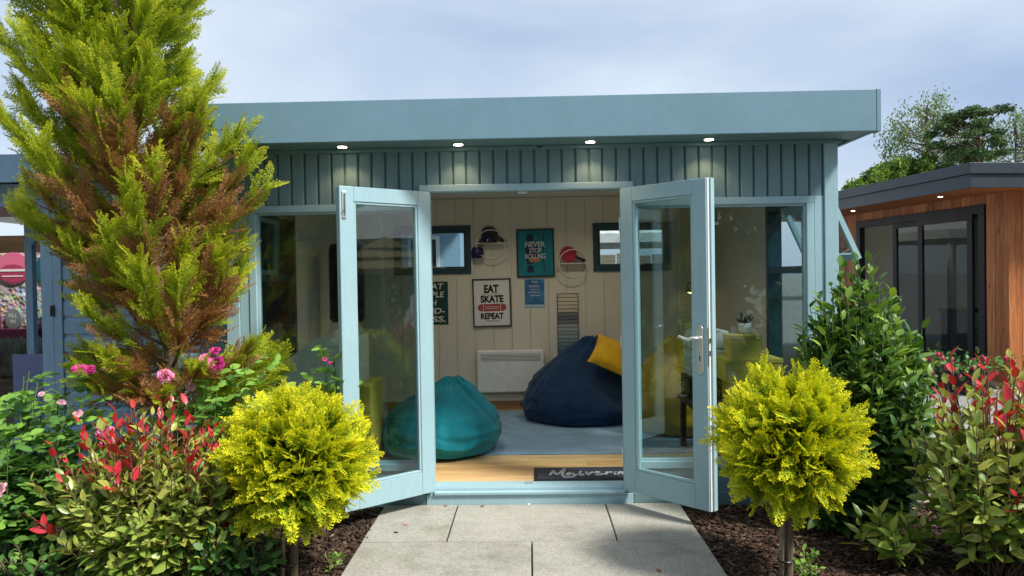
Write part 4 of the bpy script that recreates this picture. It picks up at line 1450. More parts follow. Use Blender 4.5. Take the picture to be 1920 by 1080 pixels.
# trough planters with fuchsias by the cabin doors
def trough(loc, L, label, rz):
    e = thing('planter_trough', label, 'planter', loc, rz)
    MB().prism([(-L / 2 + .03, 0), (L / 2 - .03, 0), (L / 2, 0.24), (-L / 2, 0.24)], -0.12, 0.12, 'y').build('trough', 'black_metal', e, bevel=0.006)
    return e
trough((5.16, 4.55, -0.06), 0.95, 'black trough planter of fuchsias on the gravel by cabin doors', math.radians(97))
def fuchsia(loc, label, seed, n=260, spread=(0.30, 0.18)):
    r = np.random.default_rng(seed)
    e = thing('fuchsia', label, 'plant', loc)
    p = np.stack([r.normal(0, spread[0], n), r.normal(0, spread[1], n), np.abs(r.normal(0.08, 0.07, n))], 1)
    d = norm(np.stack([p[:, 0], p[:, 1], r.uniform(-.1, .3, n)], 1) + r.normal(0, .3, (n, 3)))
    nr = np.stack([r.normal(0, .4, n), r.normal(0, .4, n), np.ones(n)], 1)
    V, l, s = instance(LEAF['broad'], p, d, nr, r.uniform(.045, .08, n))
    o = bpy.data.objects.new('foliage', np_mesh('foliage', V, l, s, np.repeat(r.uniform(0, .6, n), 11), 'rose_leaf', True))
    link_obj(o, e)
    o['kind'] = 'stuff'
    me = None
    for i in range(26):
        if me is None:
            b = MB()
            b.lathe([(0.004, 0.0), (0.016, -0.012), (0.018, -0.03), (0.026, -0.045), (0.008, -0.06), (0.003, -0.085)], (0, 0, 0), 8)
            me = b.mesh('blossom', True)
            me.materials.append(MATS['fuchsia'])
        f_ = bpy.data.objects.new('blossom', me)
        link_obj(f_, e)
        f_.location = (r.normal(0, spread[0]), r.normal(-.05, spread[1]), r.uniform(-.02, .2))
        f_.rotation_euler = (r.normal(0, .4), r.normal(0, .4), 0)
    return e
fuchsia((5.20, 4.30, 0.20), 'trailing pink red fuchsia nearest the cabin corner in trough', 31)
fuchsia((5.08, 5.0, 0.20), 'trailing pink red fuchsia at the far end of trough', 32, 200, (.2, .2))

# paving strip by the cabin
ps = MB().box(2.95, 4.6, 1.4, 2.3, -0.07, -0.02).build('pavement', 'slab', None, bevel=0.006)
tag(ps, 'pale paved edge beside the gravel in front of cabin', kind='structure')

# ------------------------------------------------------------------ rear neighbour seen through the back windows
rs = thing('rear_shed', 'grey blue garden building behind the garden room', 'shed', (-2.0, 5.6, 0))
MB().box(-2.2, 1.05, 0.0, 0.05, 0, 2.25).build('wall', 'shed_blue', rs)
MB().box(-2.4, 1.2, -0.4, 2.4, 2.252, 2.42).build('roof', 'anthracite', rs)
MB().box(1.0, 1.05, 0.052, 2.2, 0, 2.25).build('wall', 'shed_blue', rs)
for x_ in (-1.2, -0.3, 0.55):
    w = frame4(x_ - .22, x_ + .22, 0.9, 2.0, 0.05, -0.03, -0.0005).build('window', 'white_paint', rs)
    MB().box(x_ - .17, x_ + .17, -0.012, -0.004, 0.95, 1.95).build('pane', 'glass_tint', w)
fn = thing('timber_fence', 'pale timber fence behind the garden room', 'fence', (2.4, 6.4, 0))
for i in range(14):
    MB().box(-2.4 + i * .26, -2.4 + i * .26 + .24, 0, 0.02, -0.06, 1.70 + 0.02 * (i % 3)).build('fence_board', 'sleeper', fn)
MB().box(-2.4, 1.2, 0.021, 0.06, 1.45, 1.52).build('rail', 'sleeper', fn)
gz = thing('white_gazebo', 'white canopy gazebo beyond the rear fence', 'gazebo', (2.3, 9.0, 0))
for x_ in (-1.4, 1.4):
    for y_ in (-1.4, 1.4):
        MB().box(x_ - .03, x_ + .03, y_ - .03, y_ + .03, -.06, 2.1).build('post', 'white_paint', gz)
MB().add([(-1.5, -1.5, 2.1), (1.5, -1.5, 2.1), (1.5, 1.5, 2.1), (-1.5, 1.5, 2.1), (0, 0, 2.75), (-1.5, -1.5, 1.95), (1.5, -1.5, 1.95), (1.5, 1.5, 1.95), (-1.5, 1.5, 1.95)],
         [(0, 1, 4), (1, 2, 4), (2, 3, 4), (3, 0, 4), (0, 5, 6, 1), (1, 6, 7, 2), (2, 7, 8, 3), (3, 8, 5, 0)]).build('canopy', 'parasol_white', gz)

# ------------------------------------------------------------------ vegetation
def spray_template(seed, nodes=11, sub=2, ang=0.72, breadth=0.40, wl=0.020):
    """a flat feathery conifer spray along +x, length 1; every leaflet a narrow rhombus"""
    r = np.random.default_rng(seed)
    vs, fs, tt = [], [], []
    def rh(p, q, w, t0, t1):
        p, q = np.array(p), np.array(q)
        d = q - p
        n_ = np.array([-d[1], d[0], 0.0])
        n_ = n_ / (np.linalg.norm(n_) + 1e-9)
        n_ = n_ + np.array([0, 0, r.normal(0, .5)])
        m_ = p + d * 0.45
        k = len(vs)
        vs.extend([p, m_ + n_ * w, q, m_ - n_ * w])
        tt.extend([t0, (t0 + t1) / 2, t1, (t0 + t1) / 2])
        fs.append((k, k + 1, k + 2, k + 3))
    prev = np.array([0.0, 0.0, 0.0])
    for i in range(nodes):
        t = (i + 1) / nodes
        cur = np.array([t, 0.05 * math.sin(3 * t + seed), -0.10 * t * t + r.normal(0, .01)])
        rh(prev, cur + (cur - prev) * 0.3, wl * (1.15 - 0.5 * t), t * .8, t)
        for sgn in (1, -1):
            L = breadth * (1 - t) ** 0.75 * (0.35 + 0.65 * min(1, 3.0 * t + .25)) + 0.07
            L *= r.uniform(0.75, 1.15)
            a = ang * r.uniform(.8, 1.2)
            base = prev + (cur - prev) * r.uniform(.2, .9)
            bp = base
            seg = sub + 1
            for j in range(seg):
                a2 = a * (1 - 0.25 * j / seg)
                zz = r.normal(0, .10)
                d = np.array([math.cos(a2), sgn * math.sin(a2), zz]) * L / seg
                nx = bp + d
                u = min(1, t * .55 + .45 * (j + 1) / seg)
                rh(bp, nx + d * .25, wl * 0.95, u * .85, u)
                if L > 0.12:
                    for s2 in (1, -1):
                        a3 = a2 * sgn + s2 * 0.75
                        l2 = L * 0.40 * (1 - 0.5 * j / seg) * r.uniform(.7, 1.2)
                        rh(bp + d * .5, bp + d * .5 + np.array([math.cos(a3), math.sin(a3), zz + r.normal(0, .12)]) * l2, wl * .85, u * .8, min(1, u + .1))
                bp = nx
        prev = cur
    T, tl, ts = template(vs, fs)
    return (T, tl, ts), np.array(tt)

SPR_F = [spray_template(s, 10, 2, 0.66, 0.40, 0.019) for s in (1, 2, 3, 4)]
SPR_C = [spray_template(s, 11, 2, 0.58, 0.34, 0.014) for s in (11, 12, 13, 14)]

def spray_cloud(root, name, mat, sprays, pos, d, nrm, scale, t0, t1, seed):
    r = np.random.default_rng(seed)
    which = r.integers(0, len(sprays), len(pos))
    parts, tints = [], []
    for k in range(len(sprays)):
        ix = np.where(which == k)[0]
        if not len(ix):
            continue
        tm, tt = sprays[k]
        parts.append(instance(tm, pos[ix], d[ix], nrm[ix], scale[ix]))
        tints.append((t0[ix][:, None] + (t1 - t0)[ix][:, None] * tt[None]).ravel())
    V, l, s = concat(parts)
    me = np_mesh(name, V, l, s, np.concatenate(tints), mat)
    o = bpy.data.objects.new(name, me)
    link_obj(o, root)
    o['kind'] = 'stuff'
    return o

# globe conifers -----------------------------------------------------------
def globe(label, base, ctr, rx, rz, seed, stake, brown=0.03):
    r = np.random.default_rng(seed)
    e = thing('globe_conifer', label, 'conifer', base, 0, 'golden globe conifers on short trunks either side of the path')
    c = np.array(ctr)
    nc = 215
    i = np.arange(nc)
    ph = i * 2.39996
    zz = 1 - 1.93 * (i + .5) / nc
    dirs = np.stack([np.sqrt(1 - zz ** 2) * np.cos(ph), np.sqrt(1 - zz ** 2) * np.sin(ph), zz], 1)
    dirs = norm(dirs + r.normal(0, .10, dirs.shape))
    rad = r.uniform(0.66, 1.0, nc)
    pos, d, nr, s_, t0, t1 = [], [], [], [], [], []
    for k in range(nc):
        dk = dirs[k]
        lump_ = 1 + 0.10 * math.sin(5 * dk[0] + seed) * math.cos(4 * dk[2] + seed)
        cp = c + dk * np.array([rx, rx, rz]) * rad[k] * 0.70 * lump_
        dead = r.random() < brown
        for j in range(7):
            dj = norm(dk * 1.0 + np.array([0, 0, 0.28]) + r.normal(0, .42, 3))
            L = r.uniform(0.085, 0.15) * (1.35 if r.random() < .07 else 1)
            pos.append(cp + r.normal(0, .028, 3))
            d.append(dj)
            nr.append(r.normal(0, 1, 3) + np.array([0, 0, .6]) + dk * .3)
            s_.append(L)
            if dead:
                t0.append(.96); t1.append(1.0)
            else:
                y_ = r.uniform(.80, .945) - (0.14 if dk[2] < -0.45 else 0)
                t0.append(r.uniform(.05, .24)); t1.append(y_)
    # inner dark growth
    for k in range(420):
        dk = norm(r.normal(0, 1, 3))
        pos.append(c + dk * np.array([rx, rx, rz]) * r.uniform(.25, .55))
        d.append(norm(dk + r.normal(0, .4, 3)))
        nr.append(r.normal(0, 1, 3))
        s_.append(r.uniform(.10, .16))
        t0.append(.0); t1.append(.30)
    A = np.array
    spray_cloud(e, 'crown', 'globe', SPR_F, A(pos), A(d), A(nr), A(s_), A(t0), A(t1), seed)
    ch = [([(0, 0, -0.05), (0.006, 0.004, c[2] * .4), (c[0] * .6, c[1] * .6, c[2] * .75), tuple(c)], [.021, .019, .018, .012])]
    for k in range(22):
        dk = norm(r.normal(0, 1, 3) + np.array([0, 0, .2]))
        ch.append(([tuple(c * A([1, 1, r.uniform(.75, 1.05)])), tuple(c + dk * rx * .35 + A([0, 0, -.03])), tuple(c + dk * A([rx, rx, rz]) * .7)], [.008, .006, .003]))
    me = tubes_mesh('trunk', ch, 'bark', 7)
    link_obj(bpy.data.objects.new('trunk', me), e)
    sxk, sy = stake
    MB().tube([(sxk - .012, sy, -0.05), (sxk, sy, 0.30), (sxk + .01, sy + .02, 0.42)], 0.011, 7).build('stake', 'sleeper', e, True)
    MB().tube([(sxk * .5 + 0.034 * math.cos(a), sy * .5 + .03 * math.sin(a), 0.10) for a in np.linspace(0, 6.283, 16)], 0.005, 5).build('tie', 'frame_black', e)
    return e
globe('golden globe conifer on a short trunk beside the roses', (-1.135, -1.16, -0.02), (0.03, 0.01, 0.575), 0.365, 0.335, 21, (-0.035, -0.02), 0.012)
globe('golden globe conifer on a tied trunk beside the glossy shrub', (1.180, -1.16, -0.02), (0.02, 0.01, 0.640), 0.345, 0.345, 22, (-0.03, -0.015), 0.0)

# tall conifer ---------------------------------------------------------------
def tall_conifer():
    r = np.random.default_rng(77)
    base = np.array([-2.00, -0.52, -0.02])
    e = thing('tall_conifer', 'tall shaggy conifer with golden tips and brown inner foliage', 'conifer', tuple(base))
    H = 3.75
    def axis(z):
        return np.array([0.06 - 0.105 * z + 0.03 * math.sin(2 * z), 0.02 * math.sin(1.7 * z), z])
    zs = np.linspace(-0.03, H, 12)
    chains = [([tuple(axis(z)) for z in zs], list(np.interp(zs, [0, H], [.045, .010])))]
    chains.append(([(-0.10, -0.02, -0.03), (-0.05, 0, .45), tuple(axis(1.0))], [.022, .02, .016]))
    pos, d, nr, s_, t0, t1 = [], [], [], [], [], []
    nb = 150
    for i in range(nb):
        z = 0.66 + (H - 0.72) * ((i + r.random()) / nb) ** 1.12
        ph = i * 2.39996 + r.normal(0, .25)
        L = float(np.interp(z, [0.6, .9, 1.3, 1.8, 2.3, 2.8, 3.75], [.52, .66, .76, .84, .80, .62, .20]))
        left = -math.cos(ph)
        L *= (1 + 0.16 * left * np.interp(z, [0.8, 1.6, 2.6], [-1.0, .6, 1])) * r.uniform(.66, 1.08)
        el0, el1 = math.radians(r.uniform(18, 40)), math.radians(r.uniform(42, 66))
        if z < 0.95:
            el0, el1 = math.radians(r.uniform(0, 20)), math.radians(r.uniform(15, 45))
        p = axis(z)
        pts = [p.copy()]
        tang = []
        n = 9
        az = ph
        for k in range(n):
            el = el0 + (el1 - el0) * k / (n - 1)
            az += r.normal(0, .05)
            t = np.array([math.cos(az) * math.cos(el), math.sin(az) * math.cos(el), math.sin(el)])
            tang.append(t)
            p = p + t * L / n
            pts.append(p.copy())
        chains.append(([tuple(q) for q in pts[::2]], list(np.linspace(.011, .0025, len(pts[::2])))))
        side = norm(np.cross(tang[0], [0, 0, 1]))
        brown_branch = (z < 2.05) and r.random() < .46
        ns = int(max(12, L / 0.020))
        for k in range(ns):
            u = 0.12 + 0.88 * ((k + r.random() * .8) / ns) ** 0.8
            f_ = min(u * n, n - 1e-3)
            a = int(f_)
            q = pts[a] + (pts[a + 1] - pts[a]) * (f_ - a)
            t = tang[a]
            roll = r.normal(0, .9)
            lat = side * math.cos(roll) + np.cross(t, side) * math.sin(roll)
            sgn = 1 if k % 2 else -1
            dj = norm(t * 0.95 + lat * sgn * r.uniform(.28, .72) + r.normal(0, .15, 3) + np.array([0, 0, .15]))
            pos.append(q)
            d.append(dj)
            nr.append(np.cross(dj, t) + r.normal(0, .45, 3))
            s_.append((0.13 + 0.14 * (1 - u)) * r.uniform(.75, 1.25))
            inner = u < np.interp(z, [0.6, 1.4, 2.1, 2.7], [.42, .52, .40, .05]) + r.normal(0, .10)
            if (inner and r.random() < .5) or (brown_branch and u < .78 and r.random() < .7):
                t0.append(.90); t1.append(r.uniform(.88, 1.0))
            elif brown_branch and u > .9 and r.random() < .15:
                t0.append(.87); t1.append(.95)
            else:
                tip = r.uniform(.50, .70) + 0.14 * max(0, u - .45) / .55
                t0.append(r.uniform(.30, .48)); t1.append(min(.80, tip + .04))
        for k in range(2):
            pos.append(pts[-2 - k]); d.append(norm(tang[-1] + r.normal(0, .1, 3))); nr.append(r.normal(0, 1, 3)); s_.append(.17)
            if brown_branch and r.random() < .25:
                t0.append(.88); t1.append(.97)
            else:
                t0.append(.3); t1.append(r.uniform(.66, .80))
    A = np.array
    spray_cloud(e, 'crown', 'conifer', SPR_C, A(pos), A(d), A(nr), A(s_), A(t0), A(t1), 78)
    link_obj(bpy.data.objects.new('trunk', tubes_mesh('trunk', chains, 'bark', 6)), e)
tall_conifer()

# leafy shrubs ---------------------------------------------------------------
def shrub(name, label, cat, base, ctr, rad, shoots, lps, llen, kind, mat, tintf, seed, limit, rmin=0.45, up=0.35, zlo=-0.75, group=None, span=0.45, extra=None, stem_mat='bark'):
    r = np.random.default_rng(seed)
    e = thing(name, label, cat, base, 0, group)
    c, R = np.array(ctr, float), np.array(rad, float)
    pos, d, nr, s_, tn = [], [], [], [], []
    chains = []
    tips = []
    for i in range(shoots):
        zz = zlo + (1 - zlo) * (i + r.random()) / shoots
        ph = r.uniform(0, 6.283)
        q = math.sqrt(max(0, 1 - zz * zz))
        dk = np.array([q * math.cos(ph), q * math.sin(ph), zz])
        f_ = r.uniform(rmin, 1.0) ** 0.6 * (1 + 0.10 * math.sin(4 * ph + seed) + r.normal(0, .05))
        tips.append(c + dk * R * f_)
    if extra:
        tips += [np.array(t) for t in extra]
    for i, tip in enumerate(tips):
        tip[2] = max(tip[2], 0.05)
        b0 = np.array([r.normal(0, .04), r.normal(0, .04), -0.03])
        mid = b0 * .4 + tip * .6
        mid[2] = b0[2] * .55 + tip[2] * .45 - 0.02
        mid += r.normal(0, .03, 3)
        pts = [(1 - t) ** 2 * b0 + 2 * t * (1 - t) * mid + t * t * tip for t in np.linspace(0, 1, 7)]
        chains.append(([tuple(p) for p in pts], list(np.linspace(.0065, .0022, 7))))
        off = norm(tip - c)
        outer = np.linalg.norm((tip - c) / R)
        grp = r.random()
        for k in range(lps):
            u = 1 - span * (k / max(1, lps - 1)) ** 0.8
            j = min(int(u * 6), 5)
            p = pts[j] + (pts[j + 1] - pts[j]) * (u * 6 - j)
            t = norm(pts[j + 1] - pts[j])
            a = k * 2.4 + grp * 6
            s1 = norm(np.cross(t, [0.2, 0.1, 1]))
            s2 = np.cross(t, s1)
            lat = s1 * math.cos(a) + s2 * math.sin(a)
            near = 1 - k / lps
            dj = norm(t * (0.15 + 0.7 * near ** 2) + lat * (1.0 - .30 * near) + off * .25 + np.array([0, 0, up * (.4 + near) * .4]) + r.normal(0, .15, 3))
            nv = norm(off * .55 + np.array([0, 0, .75]) + r.normal(0, .28, 3))
            pos.append(p)
            d.append(dj)
            nr.append(nv)
            s_.append(llen * r.uniform(.65, 1.15) * (0.75 if k < 2 else 1))
            tn.append(tintf(r, near, outer, grp, off, p))
    A = np.array
    me = tubes_mesh('stem', chains, stem_mat, 5)
    link_obj(bpy.data.objects.new('stem', me), e)
    leaf_objects(e, kind, mat, A(pos), A(d), A(nr), A(s_), np.clip(A(tn), 0, 1), base, c, limit)
    return e

def t_phot(frac, redlim):
    def f(r, near, outer, grp, off, p):
        fr = frac * (1.2 if off[2] > .55 else .35)
        if outer > 0.98 and off[2] > .5:
            fr = .75
        if grp < fr and near > redlim and outer > .62:
            return r.uniform(.80, 1.0)
        if grp < fr and near > redlim - .25 and r.random() < .3:
            return r.uniform(.64, .74)
        return float(np.clip(r.normal(.42, .14) + .14 * max(0, off[2]), .02, .60))
    return f
shrub('photinia_bush', 'bushy photinia with red tipped shoots between the roses', 'shrub', (-1.76, -1.18, -0.02), (0.0, 0.02, 0.42), (0.50, 0.34, 0.42),
      330, 14, 0.080, 'photinia', 'photinia', t_phot(.36, .66), 41, 300, group=None,
      extra=[(-.30, -.1, .80), (-.22, .05, .82), (-.12, 0, .84), (0.0, .05, .86), (.05, -.05, .86), (.12, .05, .85), (-.42, -.12, .70), (-.50, -.15, .55), (-.47, -.2, .40), (-.05, -.1, .86), (.02, .1, .88), (.08, .0, .87)])
shrub('photinia_bush', 'open photinia with bronze red young leaves beside the gravel', 'shrub', (2.17, -1.12, -0.02), (0.10, 0.05, 0.56), (0.47, 0.36, 0.46),
      200, 13, 0.090, 'photinia', 'photinia', t_phot(.32, .72), 43, 300, span=0.5,
      extra=[(.05, 0, 1.02), (.16, .05, 1.06), (.22, -.05, 1.03), (-.05, .0, .98), (-.14, -.05, .92), (.3, 0, 1.04), (.1, -.1, 1.0), (.2, -.12, 1.0), (.28, -.08, .98), (-.2, -.1, .84), (0.0, -.12, .94), (.34, .05, 1.0), (-.1, -.15, .88), (.12, -.2, .93)])
shrub('photinia_seedling', 'small photinia sprig with one red leaf pair on the mulch', 'shrub', (1.70, -0.98, -0.02), (0.02, -0.02, 0.17), (0.16, 0.14, 0.13),
      16, 8, 0.105, 'photinia', 'photinia', t_phot(.12, .75), 47, 130, zlo=-.3, span=.4)
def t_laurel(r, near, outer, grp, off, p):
    young = max(0, near - .55) * (1.0 if grp < .4 else .35) + .22 * max(0, off[2]) + .14 * max(0, off[0])  # young and upper leaves paler; right side tinted lighter for the sun on it
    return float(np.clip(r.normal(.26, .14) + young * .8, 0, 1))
shrub('portugal_laurel', 'glossy dark green evergreen shrub tapering to a pale leafy tip', 'shrub', (1.83, -0.42, -0.02), (0.0, 0.0, 0.62), (0.45, 0.34, 0.66),
      400, 21, 0.096, 'laurel', 'laurel', t_laurel, 44, 300, rmin=.5, up=.1, span=.62, stem_mat='rose_stem',
      extra=[(.02 + .03 * i * (-1) ** i, .03, 1.50 - .030 * i) for i in range(10)] + [(.09 * math.cos(i), .09 * math.sin(i), 1.20 + .012 * i) for i in range(26)]
      + [(.20 * math.cos(i * 1.3), .17 * math.sin(i * 1.3), 1.06 + .006 * i) for i in range(40)]
      + [(.33 * math.cos(i * 2.1), .27 * math.sin(i * 2.1), 0.82 + .006 * i) for i in range(48)])
shrub('evergreen_shrub', 'dark evergreen shrub growing beside the right side window', 'shrub', (2.42, 0.62, -0.02), (0.0, 0.0, 0.55), (0.27, 0.40, 0.60),
      150, 14, 0.10, 'laurel', 'laurel', lambda r, near, outer, grp, off, p: float(np.clip(r.normal(.2, .12), 0, 1)), 48, 0, span=.6, stem_mat='rose_stem')
def t_rose(bias):
    def f(r, near, outer, grp, off, p):
        return float(np.clip(r.normal(.34 + bias, .14) + .3 * max(0, near - .5) + .22 * max(0, off[2]), 0, 1))
    return f

# roses: compound leaves, double blossoms
def blossom_mesh(mat, seed, R=0.030):
    r = np.random.default_rng(seed)
    b = MB()
    for ring, (n, rad, tilt, ln) in enumerate(((5, .004, .25, .55), (7, .008, .55, .75), (9, .010, .90, .95), (10, .012, 1.25, 1.05))):
        for k in range(n):
            a = 6.283 * (k + r.random() * .5) / n + ring
            L = R * ln * r.uniform(.85, 1.1)
            W_ = L * .50
            rows = []
            for i in range(4):
                u = i / 3
                ti = tilt + (0.5 * u * u) + r.normal(0, .05)
                rr_ = rad + L * u * math.sin(ti)
                zz = L * u * math.cos(ti)
                w = W_ * (0.35, 0.9, 1.0, 0.55)[i]
                row_ = []
                for j in (-1, 0, 1):
                    cup = -0.25 * w * (1 - abs(j))
                    row_.append(((rr_ + cup) * math.cos(a) - j * w * math.sin(a), (rr_ + cup) * math.sin(a) + j * w * math.cos(a), zz + r.normal(0, .0015) + (.004 if i == 3 and j else 0)))
                rows.append(row_)
            vs = [v for q in rows for v in q]
            fs = []
            for i in range(3):
                for j in range(2):
                    fs.append((i * 3 + j, i * 3 + j + 1, (i + 1) * 3 + j + 1, (i + 1) * 3 + j))
            b.add(vs, fs)
    me = b.mesh('blossom', True)
    me.materials.append(MATS[mat])
    return me
BLO = {m_: blossom_mesh(m_, i + 3) for i, m_ in enumerate(('petal_pink', 'petal_magenta', 'petal_pale'))}

def rose(label, base, tips, blooms, seed, limit, llen=0.048, bias=0.0, per=9, gauge=.005, start=.35, cat='rose bush', name='rose_bush'):
    r = np.random.default_rng(seed)
    e = thing(name, label, cat, base)
    pos, d, nr, s_, tn = [], [], [], [], []
    chains = []
    for tip in tips:
        tip = np.array(tip, float)
        b0 = np.array([r.normal(0, .05), r.normal(0, .05), -0.03])
        mid = np.array([b0[0] * .6 + tip[0] * .4, b0[1] * .6 + tip[1] * .4, tip[2] * .62]) + r.normal(0, .02, 3)
        pts = [(1 - t) ** 2 * b0 + 2 * t * (1 - t) * mid + t * t * tip for t in np.linspace(0, 1, 9)]
        chains.append(([tuple(p) for p in pts], list(np.linspace(gauge, .0022, 9))))
        for k in range(per):
            u = start + (1 - start) * (k + .5 * r.random()) / per
            j = min(int(u * 8), 7)
            p = pts[j] + (pts[j + 1] - pts[j]) * (u * 8 - j)
            t = norm(pts[j + 1] - pts[j])
            a = k * 2.4 + r.random()
            lat = np.array([math.cos(a), math.sin(a), r.uniform(-.1, .45)])
            ax = norm(lat + t * .3)
            Ls = llen * 2.1 * r.uniform(.8, 1.1)
            q = p + ax * Ls
            q[2] -= Ls * .12
            chains.append(([tuple(p), tuple((p + q) / 2 + np.array([0, 0, .006])), tuple(q)], [.0016, .0013, .001]))
            sd = norm(np.cross(ax, [0, 0, 1]))
            nn = norm(np.cross(sd, ax) * 0.8 + r.normal(0, .42, 3) + np.array([.15, -.45, .2]))
            tb = float(np.clip(r.normal(.36 + bias, .13) + .35 * max(0, u - .6) + .18 * tip[2] / 1.1, 0, 1))
            for (w, sgn) in ((1.0, 0), (.72, 1), (.72, -1), (.38, 1), (.38, -1)):
                pos.append(p + (q - p) * w)
                d.append(norm(ax * (1 if sgn == 0 else .45) + sd * sgn * .9 + r.normal(0, .1, 3)))
                nr.append(norm(nn + r.normal(0, .25, 3)))
                s_.append(llen * (1.15 if sgn == 0 else .92) * r.uniform(.8, 1.15))
                tn.append(np.clip(tb + r.normal(0, .05), 0, 1))
    A = np.array
    for (bx, by, bz, mt, sc_) in blooms:
        o = bpy.data.objects.new('blossom', BLO[mt])
        link_obj(o, e)
        o.location = (bx, by, bz)
        o.scale = (sc_,) * 3
        o.rotation_euler = (math.radians(r.uniform(25, 65)), r.normal(0, .3), r.uniform(-.6, .6))
        p0 = A([bx, by, bz])
        b0 = A([r.normal(0, .05), r.normal(0, .05), -0.02])
        near_tip = min(tips, key=lambda t: np.linalg.norm(A(t) - p0))
        chains.append(([tuple(A(near_tip) * .93), tuple((A(near_tip) + p0) / 2 + A([0, 0.004, -.012])), tuple(p0 + A([0, .006, -.003]))], [.003, .0028, .0026]))
    link_obj(bpy.data.objects.new('stem', tubes_mesh('stem', chains, 'rose_stem', 5)), e)
    leaf_objects(e, 'rose', 'rose_leaf', A(pos), A(d), A(nr), A(s_), A(tn), base, A([np.mean([t[0] for t in tips]), np.mean([t[1] for t in tips]), .5]), limit)
    return e
rg = np.random.default_rng(8)
# rose bush at the far left
tipsL = [(rg.uniform(-.42, .30), rg.uniform(-.22, .25), rg.uniform(.30, 1.0)) for _ in range(62)]
rose('leafy pale pink rose bush in front of the blue summer house', (-2.50, -1.02, -0.02), tipsL,
     [(0.03, -.22, .48, 'petal_pale', .95), (0.24, -.10, .27, 'petal_pale', .8), (0.22, -.05, .86, 'petal_pale', .5), (0.28, -.02, .80, 'petal_pale', .55), (0.12, -.05, .90, 'petal_pale', .4)], 51, 300, 0.054, 0.05, 9)
# tall rose behind the photinia
B = (-1.72, -0.80, -0.02)
tipsM = [(x - B[0], y - B[1], z) for x, y, z in ((-1.66, -.83, 1.00), (-1.60, -.82, .98), (-1.86, -.86, .93), (-1.74, -.85, .88), (-1.47, -.76, 1.04), (-1.40, -.74, .98), (-1.36, -.72, .84), (-1.52, -.80, .92),
                                                (-1.44, -.80, .86), (-1.60, -.88, .86), (-1.70, -.90, .80), (-1.42, -.84, .74), (-1.55, -.90, .74), (-1.32, -.76, .72), (-1.80, -.88, .78), (-1.50, -.92, .62), (-1.36, -.90, .58), (-1.62, -.78, .70))]
rose('tall rose with magenta double blooms below the shaggy conifer', B, tipsM,
     [(-1.665 - B[0], -.86 - B[1], 1.03, 'petal_pink', 1.05), (-1.60 - B[0], -.87 - B[1], 1.01, 'petal_magenta', 1.1), (-1.625 - B[0], -.84 - B[1], 1.075, 'petal_magenta', .8),
      (-1.87 - B[0], -.87 - B[1], .955, 'petal_pink', 1.0), (-1.74 - B[0], -.86 - B[1], .905, 'petal_pale', .75)], 52, 300, 0.058, 0.10, 9)
B = (-2.16, -0.90, -0.02)
tipsS = [(x - B[0], y - B[1], z) for x, y, z in ((-2.205, -1.0, .985), (-2.20, -.95, .80), (-2.13, -1.02, .64))]
rose('single rose stem with magenta flower against the blue boards', B, tipsS,
     [(-2.225 - B[0], -1.01 - B[1], 1.01, 'petal_magenta', .95), (-2.185 - B[0], -1.0 - B[1], 1.005, 'petal_magenta', .85), (-2.13 - B[0], -.98 - B[1], .70, 'petal_pink', 1.1), (-2.12 - B[0], -.99 - B[1], .65, 'petal_pink', .8)], 53, 120, 0.055, -0.05, 8, start=.5)
B = (-1.15, -0.30, -0.02)
tipsD = [(x - B[0], y - B[1], z) for x, y, z in ((-1.20, -.36, 1.08), (-1.14, -.34, 1.0), (-1.25, -.36, .95), (-1.10, -.36, .88), (-1.20, -.38, .85), (-1.14, -.38, .75), (-1.24, -.36, .72))]
rose('young rose with red buds by the left window and open door', B, tipsD,
     [(-1.175 - B[0], -.42 - B[1], .98, 'petal_magenta', .35), (-1.14 - B[0], -.42 - B[1], .96, 'petal_magenta', .3)], 54, 200, 0.055, 0.12, 8)
# dark low filler under the photinia
shrub('low_shrub', 'low dark green leafy plant between photinia and globe conifer', 'shrub', (-1.42, -1.22, -0.02), (0.0, 0.0, 0.20), (0.26, 0.18, 0.22),
      42, 8, 0.075, 'broad', 'rose_leaf', t_rose(-.18), 61, 150, zlo=-.4)
shrub('low_shrub', 'low rose suckers on the mulch below the pale pink rose', 'shrub', (-2.30, -1.32, -0.02), (0.0, 0.0, 0.13), (0.34, 0.12, 0.16),
      34, 8, 0.055, 'rose', 'rose_leaf', t_rose(-.05), 62, 150, zlo=-.3)
for i, (x_, y_) in enumerate(((-0.99, -0.98), (1.33, -0.95), (1.28, -1.12))):
    shrub('weed', ['tiny weed at the path edge near the rose side', 'tiny lime weed growing behind the tied trunk', 'tiny lime weed growing beside the tied trunk'][i], 'weed', (x_, y_, -0.02), (0, 0, 0.03), (0.06, 0.06, 0.04), 7, 5, 0.04, 'broad', 'rose_leaf', t_rose(.3), 70 + i, 40, zlo=0)

